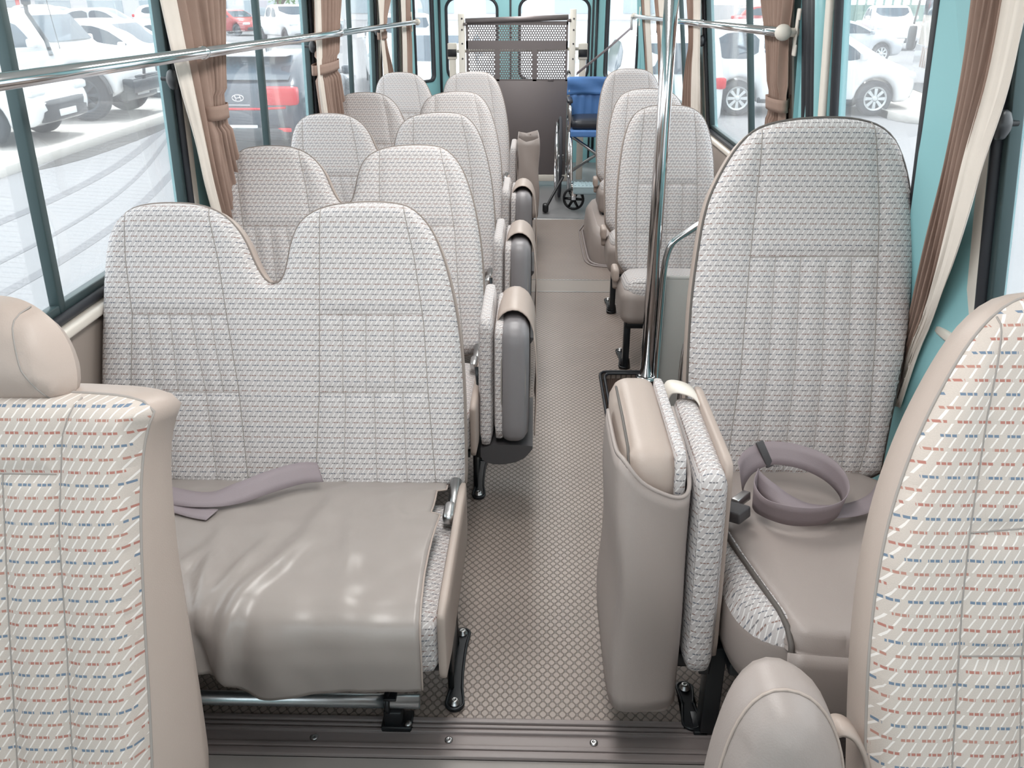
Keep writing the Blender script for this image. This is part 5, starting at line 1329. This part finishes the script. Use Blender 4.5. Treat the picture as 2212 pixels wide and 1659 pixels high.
t = thing('coach', 'beige coach with brown stripes at the right edge of the door window', 'bus', (10.86, 20.65, GZ), None, -.18)
mb = MB(); mb.rbox((0, 0, 1.80), (1.25, 5.0, 1.42), .22, 12, (0, 0, .05)); lp('body', mb, M['coach_beige'], t)
mb = MB(); mb.box(-1.275, -1.24, -4.8, 4.8, .42, 1.02, .01); mb.box(-1.0, 1.0, 4.99, 5.02, .42, 1.02, .01); lp('lower_panel', mb, M['car_white'], t)
for q in range(5):
    mb = MB(); a = -4.6 + q * 1.86; mb.box(-1.275, -1.24, a, a + 1.72, 1.75, 2.75, .01); lp('window', mb, M['car_glass'], t)
mb = MB(); mb.box(-1.0, 1.0, 4.99, 5.03, 1.45, 2.75, .02); lp('windscreen', mb, M['car_glass'], t)
for q in range(3):
    mb = MB(); mb.box(-1.285, -1.27, 3.3 + q * .26, 3.42 + q * .26, .48, .98, .002); lp('stripe', mb, M['stripe'], t)
for cy in (2.3, -3.2):
    for cx in (-1.1, 1.1):
        mb = MB(); mb.lathe([(.1, -.14), (.46, -.14), (.5, -.08), (.5, .08), (.46, .14), (.1, .14)], (cx, cy, .5), (1, 0, 0), 28); lp('wheel', mb, M['tyre'], t)
mb = MB(); mb.tube([(-1.1, 5.0, 2.5), (-1.25, 5.25, 2.4), (-1.32, 5.28, 1.5)], .03, 8); mb.rbox((-1.32, 5.28, 1.15), (.11, .07, .32), .05, 6); lp('mirror', mb, M['car_black'], t)

# behind the bus
vehicle('parked_van', 'white van seen through the right corner window behind the wheelchair', 'van', 1.9, 16.6, PI / 2 + .15, VAN, 4.4, 1.80, 1.8, 'car_white', None, 'rim', 1, .34, 0, .2)
vehicle('parked_car', 'white car seen through the left corner window beside the lift', 'car', -2.0, 17.8, -PI / 2, SUV, 4.4, 1.66, 1.85, 'car_white', None, 'rim', 1, .34, 0, .2)
vehicle('parked_car', 'white car with dark mirrors behind the third left window', 'car', -3.6, 24.5, -PI / 2 + .2, PICK, 5.1, 1.8, 1.9, 'car_white', None, 'rim', 1, .36, 0, .2)
vehicle('parked_car', 'red car far away below the green tree', 'car', -18.4, 56, -.6, HATCH, 4.4, 1.46, 1.8, 'car_red', None, 'rim', 0, .33, 0, .25)
vehicle('parked_car', 'pale silver car far away beside the red one under the tree', 'car', -13.6, 57, -.9, SUV, 4.4, 1.66, 1.85, 'car_silver', None, 'rim', 0, .33, 0, .25)
vehicle('pickup_truck', 'white pickup far away right of the tree', 'truck', -12.6, 47, -.9, PICK, 5.1, 1.8, 1.9, 'car_white', None, 'rim', 0, .36, 0, .25)
for i, (x, y, p, q) in enumerate(((-33, 62, 'car_white', 'white car in the distant row at the top left, nearest the red sign'), (-27, 52, 'car_white', 'white car in the distant row below the teal lettering'), (-22, 47, 'car_silver', 'silver car in the distant row at the top left'), (-25, 63, 'car_white', 'white car farthest off in the row beside the teal lettering'))):
    vehicle('parked_car', q, 'car', x, y, .1, SUV, 4.4, 1.66, 1.85, p, None, 'rim', 0, .33, 0, .28)
t = thing('tree', 'green leafy tree beyond the car park above the red car', 'tree', (-17.0, 62, GZ))
mb = MB(); mb.tube([(-17, 62, GZ), (-17.1, 62, GZ + 1.5), (-16.9, 62, GZ + 3)], [.25, .2, .15], 8)
for a in range(5): mb.tube([(-17, 62, GZ + 1.6), (-17 + 1.6 * math.cos(a * 1.3), 62 + 1.6 * math.sin(a * 1.3), GZ + 3.4)], [.1, .04], 6)
part('trunk', mb, M['bark'], t)
mb = MB(); rnd = random.Random(3); mb.flat = True
cl_ = [(-17 + rnd.uniform(-2.6, 2.6), 62 + rnd.uniform(-2, 2), GZ + rnd.uniform(2.0, 5.0), rnd.uniform(.6, 1.1)) for _ in range(26)]
for cx, cy, cz, rr in cl_:
    for k in range(120):
        d = Vector((rnd.gauss(0, 1), rnd.gauss(0, 1), rnd.gauss(0, .8))).normalized() * rr * rnd.uniform(.6, 1.05); c = Vector((cx, cy, cz)) + d
        u = Vector((rnd.gauss(0, 1), rnd.gauss(0, 1), rnd.gauss(0, 1))).normalized(); w = u.orthogonal().normalized() * .07; u *= .13
        mb.add([c - u, c + w, c + u, c - w], [(0, 1, 2, 3)])
part('foliage', mb, M['leaf'], t, fix=False)

# far buildings and fence
t = thing('shop_building', 'long pale shop building with faint teal lettering at the top left', 'building', (-40, 95, GZ))
mb = MB(); mb.box(-75, -24, 95, 105, GZ, GZ + 6); part('wall', mb, M['building'], t)
for q in range(9):
    mb = MB(); a = -73 + q * 5.4; mb.box(a, a + 3.6, 94.9, 95.0, GZ + .3, GZ + 1.7); part('shop_window', mb, M['building_glass'], t)
fd = bpy.data.curves.new('sign_letters', 'FONT'); fd.body = 'CABEAUS'; fd.size = 1.5; fd.align_x = 'CENTER'; fd.extrude = .02; fd.materials.append(M['sign_teal'])
fo = text_mesh('sign_letters', fd); fo.parent = t; fo.location = (-3.5, -.2, 2.05); fo.rotation_euler = (PI / 2, 0, 0)
t = thing('shop_canopy', 'red-edged shop canopy at the far top left', 'canopy', (-55, 88, GZ))
mb = MB(); mb.box(-62, -48, 86, 92, GZ + 2.3, GZ + 3.0, .1); part('roof', mb, M['sign_red'], t)
for x in (-61.5, -55, -48.5):
    mb = MB(); mb.tube([(x, 86.5, GZ), (x, 86.5, GZ + 2.4)], .18, 8); part('post', mb, M['sign_red'], t)
t = thing('warehouse_building', 'low white building beyond the car park behind the bus', 'building', (-2, 90, GZ))
mb = MB(); mb.box(-20, 16, 90, 100, GZ, GZ + 6); part('wall', mb, M['building'], t)
for q in range(5):
    mb = MB(); a = -18 + q * 6.6; mb.box(a, a + 3.5, 89.9, 90.0, GZ + .6, GZ + 1.9); part('window', mb, M['building_glass'], t)
t = thing('boundary_fence', 'pale green picket fence far off at the upper right', 'fence', (38, 75, GZ))
for q in range(40):
    mb = MB(); x = 24 + q * .7; mb.box(x, x + .14, 74.95, 75.05, GZ, GZ + 3.2); part('picket', mb, M['fence'], t)
mb = MB(); mb.box(24, 52, 75.05, 75.12, GZ + .3, GZ + 1.5); part('rail', mb, M['fence'], t)
